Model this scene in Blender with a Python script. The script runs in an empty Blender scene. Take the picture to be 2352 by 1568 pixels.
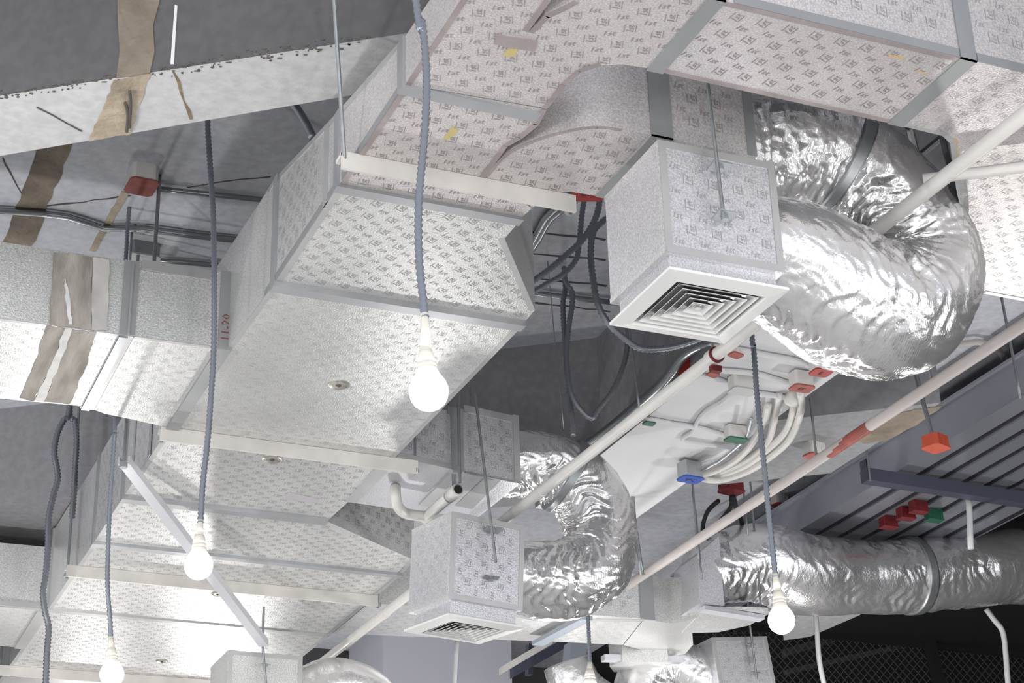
import bpy, bmesh, math, random
from mathutils import Vector, Matrix, noise, geometry

# ------------------------------------------------------------------ camera, world, lamps, exposure
# Modelling unit "u": camera at the origin, underside of the ducts at height 1 u.  1 u = 2 m, camera 1.5 m above the floor.
S, CAMZ, FPX = 2.0, 1.5, 4200.0
sc = bpy.context.scene
COL = sc.collection
YAW, PIT, ROL = math.radians(23.58), math.radians(25.11), math.radians(-1.6)
FWD = Vector((math.sin(YAW)*math.cos(PIT), math.cos(YAW)*math.cos(PIT), math.sin(PIT)))
_r = Vector((math.cos(YAW), -math.sin(YAW), 0)); _u = _r.cross(FWD)
RGT = _r*math.cos(ROL)+_u*math.sin(ROL); UPV = -_r*math.sin(ROL)+_u*math.cos(ROL)
cam = bpy.data.cameras.new('camera'); camo = bpy.data.objects.new('camera', cam); COL.objects.link(camo)
M = Matrix((RGT, UPV, -FWD)).transposed().to_4x4(); M.translation = (0, 0, CAMZ); camo.matrix_world = M
cam.sensor_width = 36; cam.lens = FPX/2352*36; cam.clip_start = .05; cam.clip_end = 200
sc.camera = camo

w = bpy.data.worlds.new('world'); sc.world = w; w.use_nodes = True
bg = w.node_tree.nodes['Background']; bg.inputs[0].default_value = (.93, .96, 1, 1); bg.inputs[1].default_value = .85
BULB_L = 70.0
def lamp(x, y, z, power, r=.035, name='unseen_fill_lamp'):
    l = bpy.data.lights.new(name, 'POINT'); l.energy = power; l.shadow_soft_size = r; l.color = (1, .985, .96)
    o = bpy.data.objects.new(name, l); o.location = (x*S, y*S, z*S+CAMZ); COL.objects.link(o)
# unseen lamps added for fill and streaks, partly continuing the bulb strings
for (x, y, z, p) in [(.47, .55, .62, 9), (.47, -.2, .62, 9), (.46, 3.05, .62, 8), (.46, 3.7, .62, 5), (1.14, 1.1, .62, 4), (1.14, .35, .62, 4), (1.1, 2.9, .5, 6), (1.6, 3.45, .6, 9), (.79, 4.45, .70, 4), (1.04, 4.2, .70, 4),
                     (1.9, 1.2, .6, 5), (1.9, 2.2, .6, 12), (1.95, 3.0, .6, 9), (-.3, .6, .62, 11), (-.3, 1.5, .62, 15), (-.3, 2.4, .62, 15), (.3, -1, .62, 7), (1.1, -.6, .62, 5), (1.0, 4.0, .62, 10)]:
    lamp(x, y, z, p)
sc.view_settings.view_transform = 'Standard'; sc.view_settings.look = 'None'
sc.view_settings.exposure = 1.05; sc.view_settings.gamma = 1; sc.view_settings.use_curve_mapping = False
sc.cycles.max_bounces = 8; sc.cycles.diffuse_bounces = 4; sc.cycles.glossy_bounces = 4
sc.cycles.sample_clamp_indirect = 8; sc.cycles.caustics_reflective = False

# ------------------------------------------------------------------ sight lines on to known planes (u)
def ray(px, py): return FWD+RGT*((px-1176)/FPX)-UPV*((py-784)/FPX)
def PZ(px, py, z=1.0): d = ray(px, py); return d*(z/d.z)
def PX(px, py, x): d = ray(px, py); return d*(x/d.x)
def PY(px, py, y): d = ray(px, py); return d*(y/d.y)
def zs(l, z=1.0): return [PZ(a, b, z) for a, b in l]
def xs(l, x): return [PX(a, b, x) for a, b in l]
def ys(l, y): return [PY(a, b, y) for a, b in l]

# ------------------------------------------------------------------ materials
MATS = {}
def mat(name, col, rough=.5, metal=0., var=.0, vscale=8., bump=0., bscale=200., bdist=.002, col2=None, emit=0., detail=3., fine=0., fscale=300., spec=.5, stretch=None):
    m = bpy.data.materials.new(name); m.use_nodes = True; nt = m.node_tree; N = nt.nodes; L = nt.links
    b = N['Principled BSDF']; b.inputs['Roughness'].default_value = rough; b.inputs['Metallic'].default_value = metal
    b.inputs['Base Color'].default_value = (*col, 1); b.inputs['Specular IOR Level'].default_value = spec
    tc = N.new('ShaderNodeTexCoord'); vec = tc.outputs['Object']
    if stretch:
        mp = N.new('ShaderNodeMapping'); mp.inputs['Scale'].default_value = stretch; L.new(vec, mp.inputs[0]); vec = mp.outputs[0]
    out = None
    if var > 0 or col2:
        n = N.new('ShaderNodeTexNoise'); n.inputs['Scale'].default_value = vscale; n.inputs['Detail'].default_value = detail; L.new(vec, n.inputs['Vector'])
        r = N.new('ShaderNodeValToRGB'); r.color_ramp.elements[0].position = .32; r.color_ramp.elements[1].position = .68
        c2 = col2 or tuple(max(0, c*(1-var)) for c in col)
        r.color_ramp.elements[0].color = (*c2, 1); r.color_ramp.elements[1].color = (*col, 1)
        L.new(n.outputs['Fac'], r.inputs[0]); out = r.outputs[0]
    if fine > 0:
        n = N.new('ShaderNodeTexNoise'); n.inputs['Scale'].default_value = fscale; n.inputs['Detail'].default_value = 2; L.new(vec, n.inputs['Vector'])
        r = N.new('ShaderNodeMapRange'); r.inputs[1].default_value = .35; r.inputs[2].default_value = .65; r.inputs[3].default_value = 1-fine; r.inputs[4].default_value = 1+fine*.5
        L.new(n.outputs['Fac'], r.inputs[0])
        mx = N.new('ShaderNodeMix'); mx.data_type = 'RGBA'; mx.blend_type = 'MULTIPLY'; mx.inputs[0].default_value = 1
        if out: L.new(out, mx.inputs[6])
        else: mx.inputs[6].default_value = (*col, 1)
        L.new(r.outputs[0], mx.inputs[7]); out = mx.outputs[2]
    if out: L.new(out, b.inputs['Base Color'])
    if bump > 0:
        n = N.new('ShaderNodeTexNoise'); n.inputs['Scale'].default_value = bscale; n.inputs['Detail'].default_value = 2; L.new(vec, n.inputs['Vector'])
        bp = N.new('ShaderNodeBump'); bp.inputs['Strength'].default_value = bump; bp.inputs['Distance'].default_value = bdist
        L.new(n.outputs['Fac'], bp.inputs['Height']); L.new(bp.outputs[0], b.inputs['Normal'])
    if emit: b.inputs['Emission Color'].default_value = (1, .99, .965, 1); b.inputs['Emission Strength'].default_value = emit
    MATS[name] = m; return m
foil = mat('foil_facing', (.83, .83, .82), .36, .55, .14, 4, .55, 230, .0016, fine=.22, fscale=260)
foil_aged = mat('foil_facing_aged', (.80, .76, .755), .4, .5, .12, 3, .55, 230, .0016, fine=.22, fscale=260)
foil_lilac = mat('foil_facing_new', (.76, .755, .79), .36, .55, .08, 4, .5, 230, .0014, fine=.25, fscale=300)
tape = mat('aluminium_tape', (.60, .60, .60), .42, .55, .15, 6)
tape_rose = mat('aged_tape', (.52, .45, .45), .42, .45, .25, 12)
tape_dark = mat('grey_joint_tape', (.42, .43, .44), .45, .5, .15, 5)
flange_m = mat('galvanised_flange', (.52, .53, .55), .4, .6, .15, 8)
iron_white = mat('whitewashed_angle_iron', (.80, .765, .72), .6, 0, .2, 9)
galv = mat('galvanised_steel', (.55, .58, .60), .35, .8, .2, 12)
rod_m = mat('zinc_rod', (.36, .38, .39), .4, .7, .2, 30)
flexm = mat('grey_corrugated_conduit', (.27, .295, .34), .3, .6)
flexd = mat('dark_corrugated_conduit', (.24, .25, .28), .36, .6)
steelpipe = mat('dark_steel_conduit', (.30, .32, .33), .3, .8)
pvc = mat('white_pvc', (.78, .76, .73), .42, 0, .1, 10)
pvc_pink = mat('pinkish_painted_pipe', (.66, .60, .585), .5, 0, .25, 3)
sidec = mat('painted_concrete_shaded', (.135, .130, .133), .9, 0, .16, 1.6, .35, 60, .004, fine=.10, fscale=38, detail=7)
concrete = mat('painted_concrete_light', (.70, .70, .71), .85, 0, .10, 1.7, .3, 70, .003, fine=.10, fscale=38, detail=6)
slabm = mat('painted_slab', (.70, .715, .775), .85, 0, .12, 1.2, .3, 60, .003, fine=.10, fscale=38, detail=6)
slabdark = mat('slab_grey_side_shade', (.33, .33, .345), .85, 0, .14, 1.5, .3, 60, .003, fine=.10, fscale=38, detail=6)
soffitm = mat('white_painted_soffit', (.74, .74, .76), .8, 0, .05, 2, .2, 60, .003)
bare = mat('bare_concrete', (.36, .30, .235), .95, 0, col2=(.15, .125, .10), vscale=6, bump=.8, bscale=35, bdist=.012, detail=9)
bare_light = mat('bare_concrete_pale', (.62, .53, .40), .95, 0, col2=(.30, .25, .19), vscale=7, bump=.8, bscale=35, bdist=.012, detail=9)
plaster = mat('plaster_residue', (.52, .48, .43), .9, 0, col2=(.25, .225, .20), vscale=7, bump=.6, bscale=60, bdist=.004, detail=8, stretch=(3, .6, 1))
plaster_w = mat('white_plaster_residue', (.82, .81, .79), .9, 0, .2, 14, .5, 60, .004)
crackm = mat('crack_grime', (.13, .115, .10), 1)
jointm = mat('dark_joint', (.11, .11, .115), 1)
rustm = mat('rusty_crack', (.36, .27, .18), 1, 0, .5, 30)
whitem = mat('white_paint_drip', (.82, .82, .82), .7)
hosem = mat('crinkled_foil_hose', (.88, .87, .875), .24, .80, .06, 6, .35, 130, .003)
_nt = hosem.node_tree; _w = _nt.nodes.new('ShaderNodeTexWave'); _w.bands_direction = 'X'; _w.inputs['Scale'].default_value = 50; _w.inputs['Distortion'].default_value = .6; _w.inputs['Detail Scale'].default_value = .2
_tc = next(n for n in _nt.nodes if n.type == 'TEX_COORD'); _nt.links.new(_tc.outputs['Object'], _w.inputs['Vector'])
_b = _nt.nodes.new('ShaderNodeBump'); _b.inputs['Strength'].default_value = .06; _b.inputs['Distance'].default_value = .002; _nt.links.new(_w.outputs['Fac'], _b.inputs['Height'])
_b0 = next(n for n in _nt.nodes if n.type == 'BUMP' and n != _b); _nt.links.new(_b0.outputs[0], _b.inputs['Normal']); _nt.links.new(_b.outputs[0], _nt.nodes['Principled BSDF'].inputs['Normal'])
strapm = mat('metal_strap', (.40, .42, .43), .42, .75, .25, 15)
diffm = mat('white_diffuser_paint', (.83, .83, .82), .45, 0, .04, 5)
darkin = mat('inside_shade', (.012, .012, .012), .9)  # near-black stand-in for shade inside the diffusers and the pipe end
bulbm = mat('glowing_bulb_glass', (1, 1, 1), .3, emit=BULB_L)
creamm = mat('cream_plastic', (.80, .765, .68), .45)
collarm = mat('brown_socket_collar', (.42, .36, .33), .45)
redm = mat('red_cover', (.44, .03, .022), .5, 0, .2, 30)
redfade = mat('faded_red_cover', (.44, .115, .09), .6, 0, .3, 25)
orangem = mat('orange_red_cover', (.60, .09, .04), .5, 0, .2, 25)
rustred = mat('maroon_cover', (.20, .018, .022), .5, 0, .3, 25)
bluem = mat('blue_cover', (.03, .09, .42), .45)
greenm = mat('green_cover', (.025, .14, .085), .5, 0, .3, 25)
greycover = mat('grey_cover', (.52, .53, .53), .5, .3)
ink_dark = mat('printed_ink_dark', (.34, .30, .31), .6)
ink_mid = mat('printed_ink_grey', (.42, .41, .41), .55, .2)
ink_faint = mat('printed_ink_faint', (.68, .68, .675), .5, .3)
ink_black = mat('black_marker', (.04, .02, .02), .7)
ink_red = mat('red_marker', (.25, .06, .05), .7)
yellow = mat('yellow_glue_smear', (.62, .52, .22), .5)
ochre = mat('ochre_smear', (.60, .46, .28), .5)
traym = mat('grey_blue_metal_tray', (.38, .39, .44), .3, .55, .12, 3)
trayd = mat('dark_tray_gap', (.012, .012, .016), .5)
navy = mat('dark_strut_paint', (.065, .07, .105), .45)
bluegrey = mat('blue_grey_steel', (.36, .40, .46), .5, .2)
blackp = mat('black_paint_and_void', (.010, .010, .012), .9)
darkwall = mat('wall_shade_tone', (.10, .10, .105), .9, 0, .3, 2)
meshm = mat('dark_wire', (.17, .17, .18), .5, .5)
floorm = mat('screed_floor', (.55, .54, .53), .8, 0, .15, 1)
cablew = mat('white_cable', (.66, .67, .68), .5)
lilac = mat('lilac_column_paint', (.60, .60, .67), .8, 0, .05, 2)
strutm = mat('pale_strut', (.70, .70, .75), .4, .3)
pinm = mat('washer_metal', (.60, .58, .52), .35, .7, .3, 60)

# ------------------------------------------------------------------ object helpers
WLOC = {}
def props(o, label=None, cat=None, group=None, kind=None):
    if label: o['label'] = label
    if cat: o['category'] = cat
    if group: o['group'] = group
    if kind: o['kind'] = kind
    return o
def obj(name, bm, m, parent=None, smooth=False, **kw):
    bm.normal_update()
    me = bpy.data.meshes.new(name)
    pts = [Vector((v.co.x*S, v.co.y*S, v.co.z*S+CAMZ)) for v in bm.verts]
    if parent is None:
        lo = Vector((min(p[i] for p in pts) for i in range(3))); hi = Vector((max(p[i] for p in pts) for i in range(3))); off = (lo+hi)/2
    else: off = WLOC[parent.name]
    for v, p in zip(bm.verts, pts): v.co = p-off
    bmesh.ops.recalc_face_normals(bm, faces=bm.faces)
    bm.to_mesh(me); bm.free()
    for mm in (m if isinstance(m, (list, tuple)) else [m]): me.materials.append(mm)
    if smooth: me.polygons.foreach_set('use_smooth', [True]*len(me.polygons))
    o = bpy.data.objects.new(name, me); COL.objects.link(o)
    if parent is None: o.location = off; WLOC[o.name] = off
    else: o.parent = parent; WLOC[o.name] = off
    return props(o, **kw)
def thing(name, label, cat, loc, group=None, kind=None):
    o = bpy.data.objects.new(name, None); COL.objects.link(o); o.empty_display_size = .05
    p = Vector((loc[0]*S, loc[1]*S, loc[2]*S+CAMZ)); o.location = p; WLOC[o.name] = p
    return props(o, label, cat, group, kind)
def B(): return bmesh.new()
def poly_prism(bm, bot, top):
    vb = [bm.verts.new(p) for p in bot]; vt = [bm.verts.new(p) for p in top]; n = len(bot)
    bm.faces.new(vb); bm.faces.new(vt)
    for i in range(n): bm.faces.new((vb[i], vb[(i+1) % n], vt[(i+1) % n], vt[i]))
    return bm
def prism(poly, z0, z1, bm=None):
    bm = bm or B(); f = z1 if callable(z1) else (lambda y: z1)
    return poly_prism(bm, [Vector((p[0], p[1], z0)) for p in poly], [Vector((p[0], p[1], f(p[1]))) for p in poly])
def box(x0, x1, y0, y1, z0, z1, bm=None):
    return prism([(x0, y0), (x1, y0), (x1, y1), (x0, y1)], z0, z1, bm)
def slab4(a, b, c, d, n, t, bm=None):
    "thin plate a-b-c-d with thickness t along n"
    n = Vector(n); return poly_prism(bm or B(), [Vector(p) for p in (a, b, c, d)], [Vector(p)+n*t for p in (a, b, c, d)])
def bar(p, q, wv, hv, bm=None):
    "bar from p to q, half widths given by the vectors wv, hv"
    p, q, wv, hv = map(Vector, (p, q, wv, hv))
    return poly_prism(bm or B(), [p-wv-hv, p+wv-hv, p+wv+hv, p-wv+hv], [q-wv-hv, q+wv-hv, q+wv+hv, q-wv+hv])
def resample(pts, step, smooth=True):
    pts = [Vector(p) for p in pts]
    if smooth and len(pts) > 2:
        out = []
        for i in range(len(pts)-1):
            p0 = pts[max(i-1, 0)]; p1 = pts[i]; p2 = pts[i+1]; p3 = pts[min(i+2, len(pts)-1)]
            for k in range(12):
                t = k/12; out.append(.5*((2*p1)+(p2-p0)*t+(2*p0-5*p1+4*p2-p3)*t*t+(3*p1-p0-3*p2+p3)*t**3))
        out.append(pts[-1]); pts = out
    L = [0]
    for a, b in zip(pts, pts[1:]): L.append(L[-1]+(b-a).length)
    n = max(2, int(round(L[-1]/step))+1); res = []; j = 0
    for i in range(n):
        s = L[-1]*i/(n-1)
        while j < len(L)-2 and L[j+1] < s: j += 1
        d = L[j+1]-L[j]; res.append(pts[j].lerp(pts[j+1], (s-L[j])/d if d > 1e-9 else 0))
    return res
def frames(pts):
    T = [(pts[min(i+1, len(pts)-1)]-pts[max(i-1, 0)]).normalized() for i in range(len(pts))]
    up = Vector((0, 0, 1)) if abs(T[0].z) < .9 else Vector((0, 1, 0))
    n = (up-T[0]*up.dot(T[0])).normalized(); out = []
    for t in T:
        n = (n-t*n.dot(t)).normalized(); out.append((t, n, t.cross(n)))
    return out
def tube(pts, r, n=10, bm=None, caps=True):
    "r: number or list"
    bm = bm or B(); pts = [Vector(p) for p in pts]; fr = frames(pts); rings = []
    for i, (p, (t, a, b)) in enumerate(zip(pts, fr)):
        rr = r[i] if isinstance(r, (list, tuple)) else r
        rings.append([bm.verts.new(p+(a*math.cos(2*math.pi*k/n)+b*math.sin(2*math.pi*k/n))*rr) for k in range(n)])
    for A, C in zip(rings, rings[1:]):
        for k in range(n): bm.faces.new((A[k], A[(k+1) % n], C[(k+1) % n], C[k]))
    if caps: bm.faces.new(rings[0]); bm.faces.new(rings[-1])
    return bm
def pipe(pts, r, n=10, step=.012, smooth=True, bm=None): return tube(resample(pts, step, smooth), r, n, bm)
def ribbed(pts, r, pitch=.0056, n=9):
    p = resample(pts, pitch/2); return tube(p, [r if i % 2 else r*.72 for i in range(len(p))], n)
def lathe(c, axis, prof, n=24, bm=None):
    "prof: (radius, height along the axis)"
    axis = Vector(axis).normalized(); c = Vector(c)
    a = axis.orthogonal().normalized(); b = axis.cross(a); bm = bm or B(); rings = []
    for r, h in prof:
        rings.append([bm.verts.new(c+axis*h+(a*math.cos(2*math.pi*k/n)+b*math.sin(2*math.pi*k/n))*max(r, 1e-5)) for k in range(n)])
    for A, C in zip(rings, rings[1:]):
        for k in range(n): bm.faces.new((A[k], A[(k+1) % n], C[(k+1) % n], C[k]))
    bm.faces.new(rings[0]); bm.faces.new(rings[-1]); return bm

# lettering: triangles of the built-in font, cached
_txt = {}
def text_tris(s, shear=.25):
    if s in _txt: return _txt[s]
    c = bpy.data.curves.new('t', 'FONT'); c.body = s; c.size = 1; c.shear = shear; c.resolution_u = 1; c.align_x = 'CENTER'; c.align_y = 'CENTER'
    o = bpy.data.objects.new('t', c); COL.objects.link(o)
    dg = bpy.context.evaluated_depsgraph_get(); me = o.evaluated_get(dg).to_mesh()
    v = [Vector((p.co.x, p.co.y, 0)) for p in me.vertices]; f = [tuple(p.vertices) for p in me.polygons]
    o.evaluated_get(dg).to_mesh_clear(); bpy.data.objects.remove(o); bpy.data.curves.remove(c)
    xs_ = [p.x for p in v]; ys_ = [p.y for p in v]; cx = (min(xs_)+max(xs_))/2; cy = (min(ys_)+max(ys_))/2
    v = [Vector((p.x-cx, p.y-cy, 0)) for p in v]
    _txt[s] = (v, f); return _txt[s]
def stamp(bm, s, o, ex, ey, size, shear=.25):
    v, f = text_tris(s, shear); vs = [bm.verts.new(o+ex*(p.x*size)+ey*(p.y*size)) for p in v]
    for q in f:
        try: bm.faces.new([vs[i] for i in q])
        except ValueError: pass
def inside(p, poly):
    c = False; n = len(poly)
    for i in range(n):
        a, b = poly[i], poly[(i+1) % n]
        if (a[1] > p[1]) != (b[1] > p[1]) and p[0] < (b[0]-a[0])*(p[1]-a[1])/(b[1]-a[1])+a[0]: c = not c
    return c
def marks(parent, O, ex, ey, n, poly2, ink, size=.0105, pa=.0287, pb=.0144, rot=0., alt=True, margin=.008, phase=0, lift=.0004, mirror=False):
    "rows of the printed 1st mark on the plane O + a ex + b ey, inside poly2"
    O, ex, ey, n = Vector(O), Vector(ex).normalized(), Vector(ey).normalized(), Vector(n).normalized(); bm = B()
    A = [p[0] for p in poly2]; Bq = [p[1] for p in poly2]; row = 0; b = min(Bq)+pb*.5
    cnt = 0; cm = sum(A)/len(A), sum(Bq)/len(Bq)
    while b < max(Bq):
        a = min(A)+pa*(.3+.5*((row+phase) % 2)); k = row
        while a < max(A):
            ok = all(inside((a+dx, b+dy), poly2) for dx, dy in ((margin, 0), (-margin, 0), (0, margin), (0, -margin)))
            if ok:
                style = row % 2 if alt else 0
                ang = rot+(math.pi/2 if style else 0)
                e1 = ex*math.cos(ang)+ey*math.sin(ang); e2 = -ex*math.sin(ang)+ey*math.cos(ang)
                if mirror: e1 = -e1
                o = O+ex*a+ey*b+n*lift
                stamp(bm, '1st', o, e1, e2, size)
                if style:
                    for sg in (-1, 1):
                        c = o+e2*(sg*size*.52); hw = e1*(size*.55); hh = e2*(size*.035)
                        bm.faces.new([bm.verts.new(q) for q in (c-hw-hh, c+hw-hh, c+hw+hh, c-hw+hh)])
                cnt += 1
            a += pa; k += 1
        b += pb; row += 1
    if cnt: return obj('printed_marks', bm, ink, parent, kind='stuff')
    bm.free()

def edge_strip(parent, p, q, inward, n, wdt, m, name='edge_tape', t=.0009):
    p, q, i, n = Vector(p), Vector(q), Vector(inward).normalized(), Vector(n)
    return obj(name, slab4(p, q, q+i*wdt, p+i*wdt, n, t), m, parent)
def duct_section(parent, poly, z0, z1, m, ink=None, tape_m=None, taped=(), tw=.009, mk={}, name='duct_section'):
    "one length of duct from the outline of its underside; taped: indices of outline edges with tape along them"
    o = obj(name, prism(poly, z0, z1), m, parent)
    n = len(poly); area = sum(poly[i][0]*poly[(i+1) % n][1]-poly[(i+1) % n][0]*poly[i][1] for i in range(n))
    for i in taped:
        a = Vector((poly[i][0], poly[i][1], z0)); b = Vector((poly[(i+1) % n][0], poly[(i+1) % n][1], z0)); d = (b-a)
        inn = Vector((-d.y, d.x, 0)) if area > 0 else Vector((d.y, -d.x, 0))
        edge_strip(parent, a, b, inn, Vector((0, 0, -1)), tw, tape_m or tape)
    if ink:
        k = dict(rot=0.0); k.update(mk)
        marks(parent, (0, 0, z0), (1, 0, 0), (0, -1, 0), (0, 0, -1), [(p[0], -p[1]) for p in poly], ink, **k)
    return o
def P2(l, z=1.0): return [(v.x, v.y) for v in zs(l, z)]
def lerp_table(t):
    def f(y):
        if y <= t[0][0]: return t[0][1]
        for (a, b), (c, d) in zip(t, t[1:]):
            if y <= c: return b+(d-b)*(y-a)/(c-a)
        return t[-1][1]
    return f

# ================================================================== THE SETTING
obj('floor', box(-5, 6, -4, 7, -.80, -.75), floorm, kind='structure')
obj('ceiling', box(-4, 5, -2, 6, 1.35, 1.42), slabm, kind='structure')
obj('wall_back', box(-4, 5, 4.6, 4.7, -.75, 1.35), darkwall, kind='structure')  # its dark colour stands in for the shaded far ceiling
obj('added_void_backdrop', box(3.45, 3.55, .5, 4.6, -.75, 1.35), blackp, kind='structure')  # black backdrop added for the unlit void on the right
obj('ceiling_void_sheet', box(2.14, 3.45, 1.2, 4.6, 1.30, 1.35), blackp, kind='structure')  # black sheet added to cover the lit slab where the void is
ceil = bpy.data.objects['ceiling']
def ceil_child(name, bm, m, **k): return obj(name, bm, m, ceil, **k)
ZSL = 1.35
def ragged(p, q, w0, w1, z, n=14, seed=1, t=.0016, amp=.25, drop=-1):
    "ragged strip in a horizontal plane from p to q"
    rnd = random.Random(seed); p, q = Vector(p), Vector(q); d = (q-p); nn = Vector((-d.y, d.x, 0)).normalized()
    L, R = [], []
    for i in range(n+1):
        c = p.lerp(q, i/n); wv = w0+(w1-w0)*i/n
        L.append(c+nn*wv*(1+amp*(rnd.random()-.5))); R.append(c-nn*wv*(1+amp*(rnd.random()-.5)))
    ring = L+R[::-1]
    return poly_prism(B(), ring, [v+Vector((0, 0, drop*t)) for v in ring])
# bare strip left on the slab where a partition stood
a = PZ(128, 335, ZSL); b = PZ(18, 620, ZSL)
ceil_child('bare_concrete_strip', ragged(a-(b-a)*.3, b+(b-a)*.25, .021, .021, ZSL, 26, 3), bare, label='brown strip of bare concrete across the slab')
a = PZ(288, 440, ZSL); b = PZ(212, 575, ZSL)
ceil_child('stain_line', ragged(a, b, .0055, .005, ZSL, 14, 5), bare_light, label='narrow tan stain line on the slab')
def crack(l, z, wd, m, seed=0, name='crack'):
    pts = resample(zs(l, z), .02, False); rnd = random.Random(seed); bm = B()
    pts = [p+Vector((rnd.uniform(-1, 1), rnd.uniform(-1, 1), 0))*wd*.8 for p in pts]
    L, R = [], []
    for i, p in enumerate(pts):
        d = (pts[min(i+1, len(pts)-1)]-pts[max(i-1, 0)]).normalized(); nn = Vector((-d.y, d.x, 0)); k = wd*rnd.uniform(.15, .75)
        L.append(p+nn*k); R.append(p-nn*k)
    ring = L+R[::-1]; return poly_prism(bm, ring, [v-Vector((0, 0, .0012)) for v in ring])
ceil_child('crack', crack([(105, 472), (200, 462), (300, 448)], ZSL, .0022, crackm, 1), crackm)
ceil_child('crack', crack([(5, 360), (30, 410), (55, 455)], ZSL, .0016, crackm, 2), crackm)
ceil_child('crack', crack([(430, 430), (520, 415), (620, 405)], ZSL, .0014, crackm, 3), crackm)
for l in ([(1215, 533), (1392, 549)], [(1225, 640), (1395, 655)], [(1180, 690), (1402, 714)], [(1215, 583), (1392, 596)]):
    ceil_child('slab_joint', crack(l, ZSL, .0036, crackm, 7), jointm)
ceil_child('slab_joint', crack([(1110, 880), (1240, 858), (1352, 782)], ZSL, .002, crackm, 7), crackm)

# beam in the foreground, running askew to the ducts
ZB1 = 1.13
def ext(a, b, s, t): return a+(a-b)*s, b+(b-a)*t
n0, n1 = ext(PZ(0, 220, ZB1), PZ(870, 86, ZB1), 1.6, 1.6)
f0, f1 = ext(PZ(0, 358, ZB1), PZ(690, 239, ZB1), 1.9, 2.2)
bm = prism([(p.x, p.y) for p in (n0, n1, f1, f0)], ZB1, ZSL)
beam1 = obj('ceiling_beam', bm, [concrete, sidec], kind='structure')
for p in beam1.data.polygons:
    if abs(p.normal.z) < .3: p.material_index = 1  # darker copy of the concrete, side shade painted in
bd = (n1-n0).normalized(); bn = Vector((bd.y, -bd.x, 0))            # outward normal of the near face
if bn.y > 0: bn = -bn
def on_face(px, py, base, nrm):
    d = ray(px, py); return d*(base.dot(nrm)/d.dot(nrm))
def face_patch(l, base, nrm, t=.0015): 
    pts = [on_face(a, b, base, nrm) for a, b in l]; return poly_prism(B(), pts, [p+nrm*t for p in pts])
beam_strip = obj('bare_concrete_strip', face_patch([(270, -30), (272, 60), (276, 120), (268, 180), (300, 176), (345, 168), (356, 120), (352, 60), (366, 10), (372, -30)], n0, bn), bare, beam1, label='brown strip of bare concrete on the beam side')
rnd = random.Random(4)
def jag(l, seed, k=3.5):
    r = random.Random(seed); out = []
    for (a, b), (c, d) in zip(l, l[1:]+l[:1]):
        for i in range(6):
            t = i/6; out.append((a+(c-a)*t+r.uniform(-k, k)*(i > 0), b+(d-b)*t+r.uniform(-k, k)*(i > 0)*.5))
    return out
def zpatch(l, z, t=.0014):
    pts = zs(l, z); return poly_prism(B(), pts, [p-Vector((0, 0, t)) for p in pts])
obj('bare_concrete_strip', zpatch(jag([(262, 183), (346, 168), (322, 235), (300, 306), (250, 314), (205, 323), (235, 255)], 5), ZB1), bare_light, beam1, label='pale bare concrete patch on the beam underside')
obj('paint_drip', face_patch([(402, 12), (408, 14), (404, 80), (400, 148), (392, 148), (397, 80)], n0, bn, .001), whitem, beam1, label='white paint drip on the beam side')
obj('crack', crack([(398, 163), (412, 200), (428, 240), (442, 274)], ZB1, .0026, rustm, 11), rustm, beam1, label='rusty crack under the beam')
obj('crack', crack([(85, 245), (140, 275), (190, 300)], ZB1, .0016, crackm, 12), crackm, beam1)
# chipped, honeycombed arris
for i in range(170):
    t = rnd.random(); px = 420+t*430; py = 158-(px-400)*.155+rnd.gauss(0, 7)
    if rnd.random() < .5: px = rnd.uniform(0, 430); py = 220-px*.1545+rnd.gauss(0, 5)
    ln = rnd.uniform(1, 4.5)*rnd.choice((1, 1, 1.6)); hh = rnd.uniform(.6, 2.0)
    edge_y = 220-px*.1545
    q = [(px-ln, py), (px-ln*.3, py-hh), (px+ln, py-hh*.5), (px+ln*.6, py+hh), (px-ln*.4, py+hh*.7)]
    obj('chip', zpatch(q, ZB1, .0010) if py > edge_y+hh else face_patch(q, n0, bn, .0010), crackm, beam1)
for l in ([(288, 236), (294, 262), (291, 302)], [(298, 210), (300, 245), (297, 292)]):
    p = zs(l, ZB1-.006); obj('rebar', pipe(p, .0021, 6), crackm, beam1, label='bent rusty rebar stub')

# second askew beam further back
ZB2 = 1.16
def b2(x, off=0): return (x, 2.637-.72*(x-1.2)+off)
beam2 = obj('ceiling_beam', prism([b2(-1.5), b2(1.742), b2(1.742, .34), b2(-1.5, .34)], ZB2, ZSL), [slabdark, slabdark], kind='structure')
obj('bare_concrete_patch', zpatch(jag([(1955, 1000), (1985, 972), (2050, 950), (2110, 938), (2165, 930), (2105, 975), (2040, 1008), (1985, 1018)], 8, 2.5), ZB2), bare, beam2)
# white beam along the ducts carrying the painted conduits
ZB3 = 1.134
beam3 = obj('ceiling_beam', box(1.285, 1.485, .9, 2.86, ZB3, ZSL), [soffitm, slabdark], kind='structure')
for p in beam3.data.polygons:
    if abs(p.normal.z) < .3: p.material_index = 1  # grey copy stands in for shade on the upright faces
# column behind the far ducts
c0 = PY(880, 1480, 4.3); c1 = PY(1174, 1480, 4.3)
obj('concrete_column', box(c0.x, c1.x, 4.3, 4.58, -.75, ZSL), lilac, kind='structure')

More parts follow.
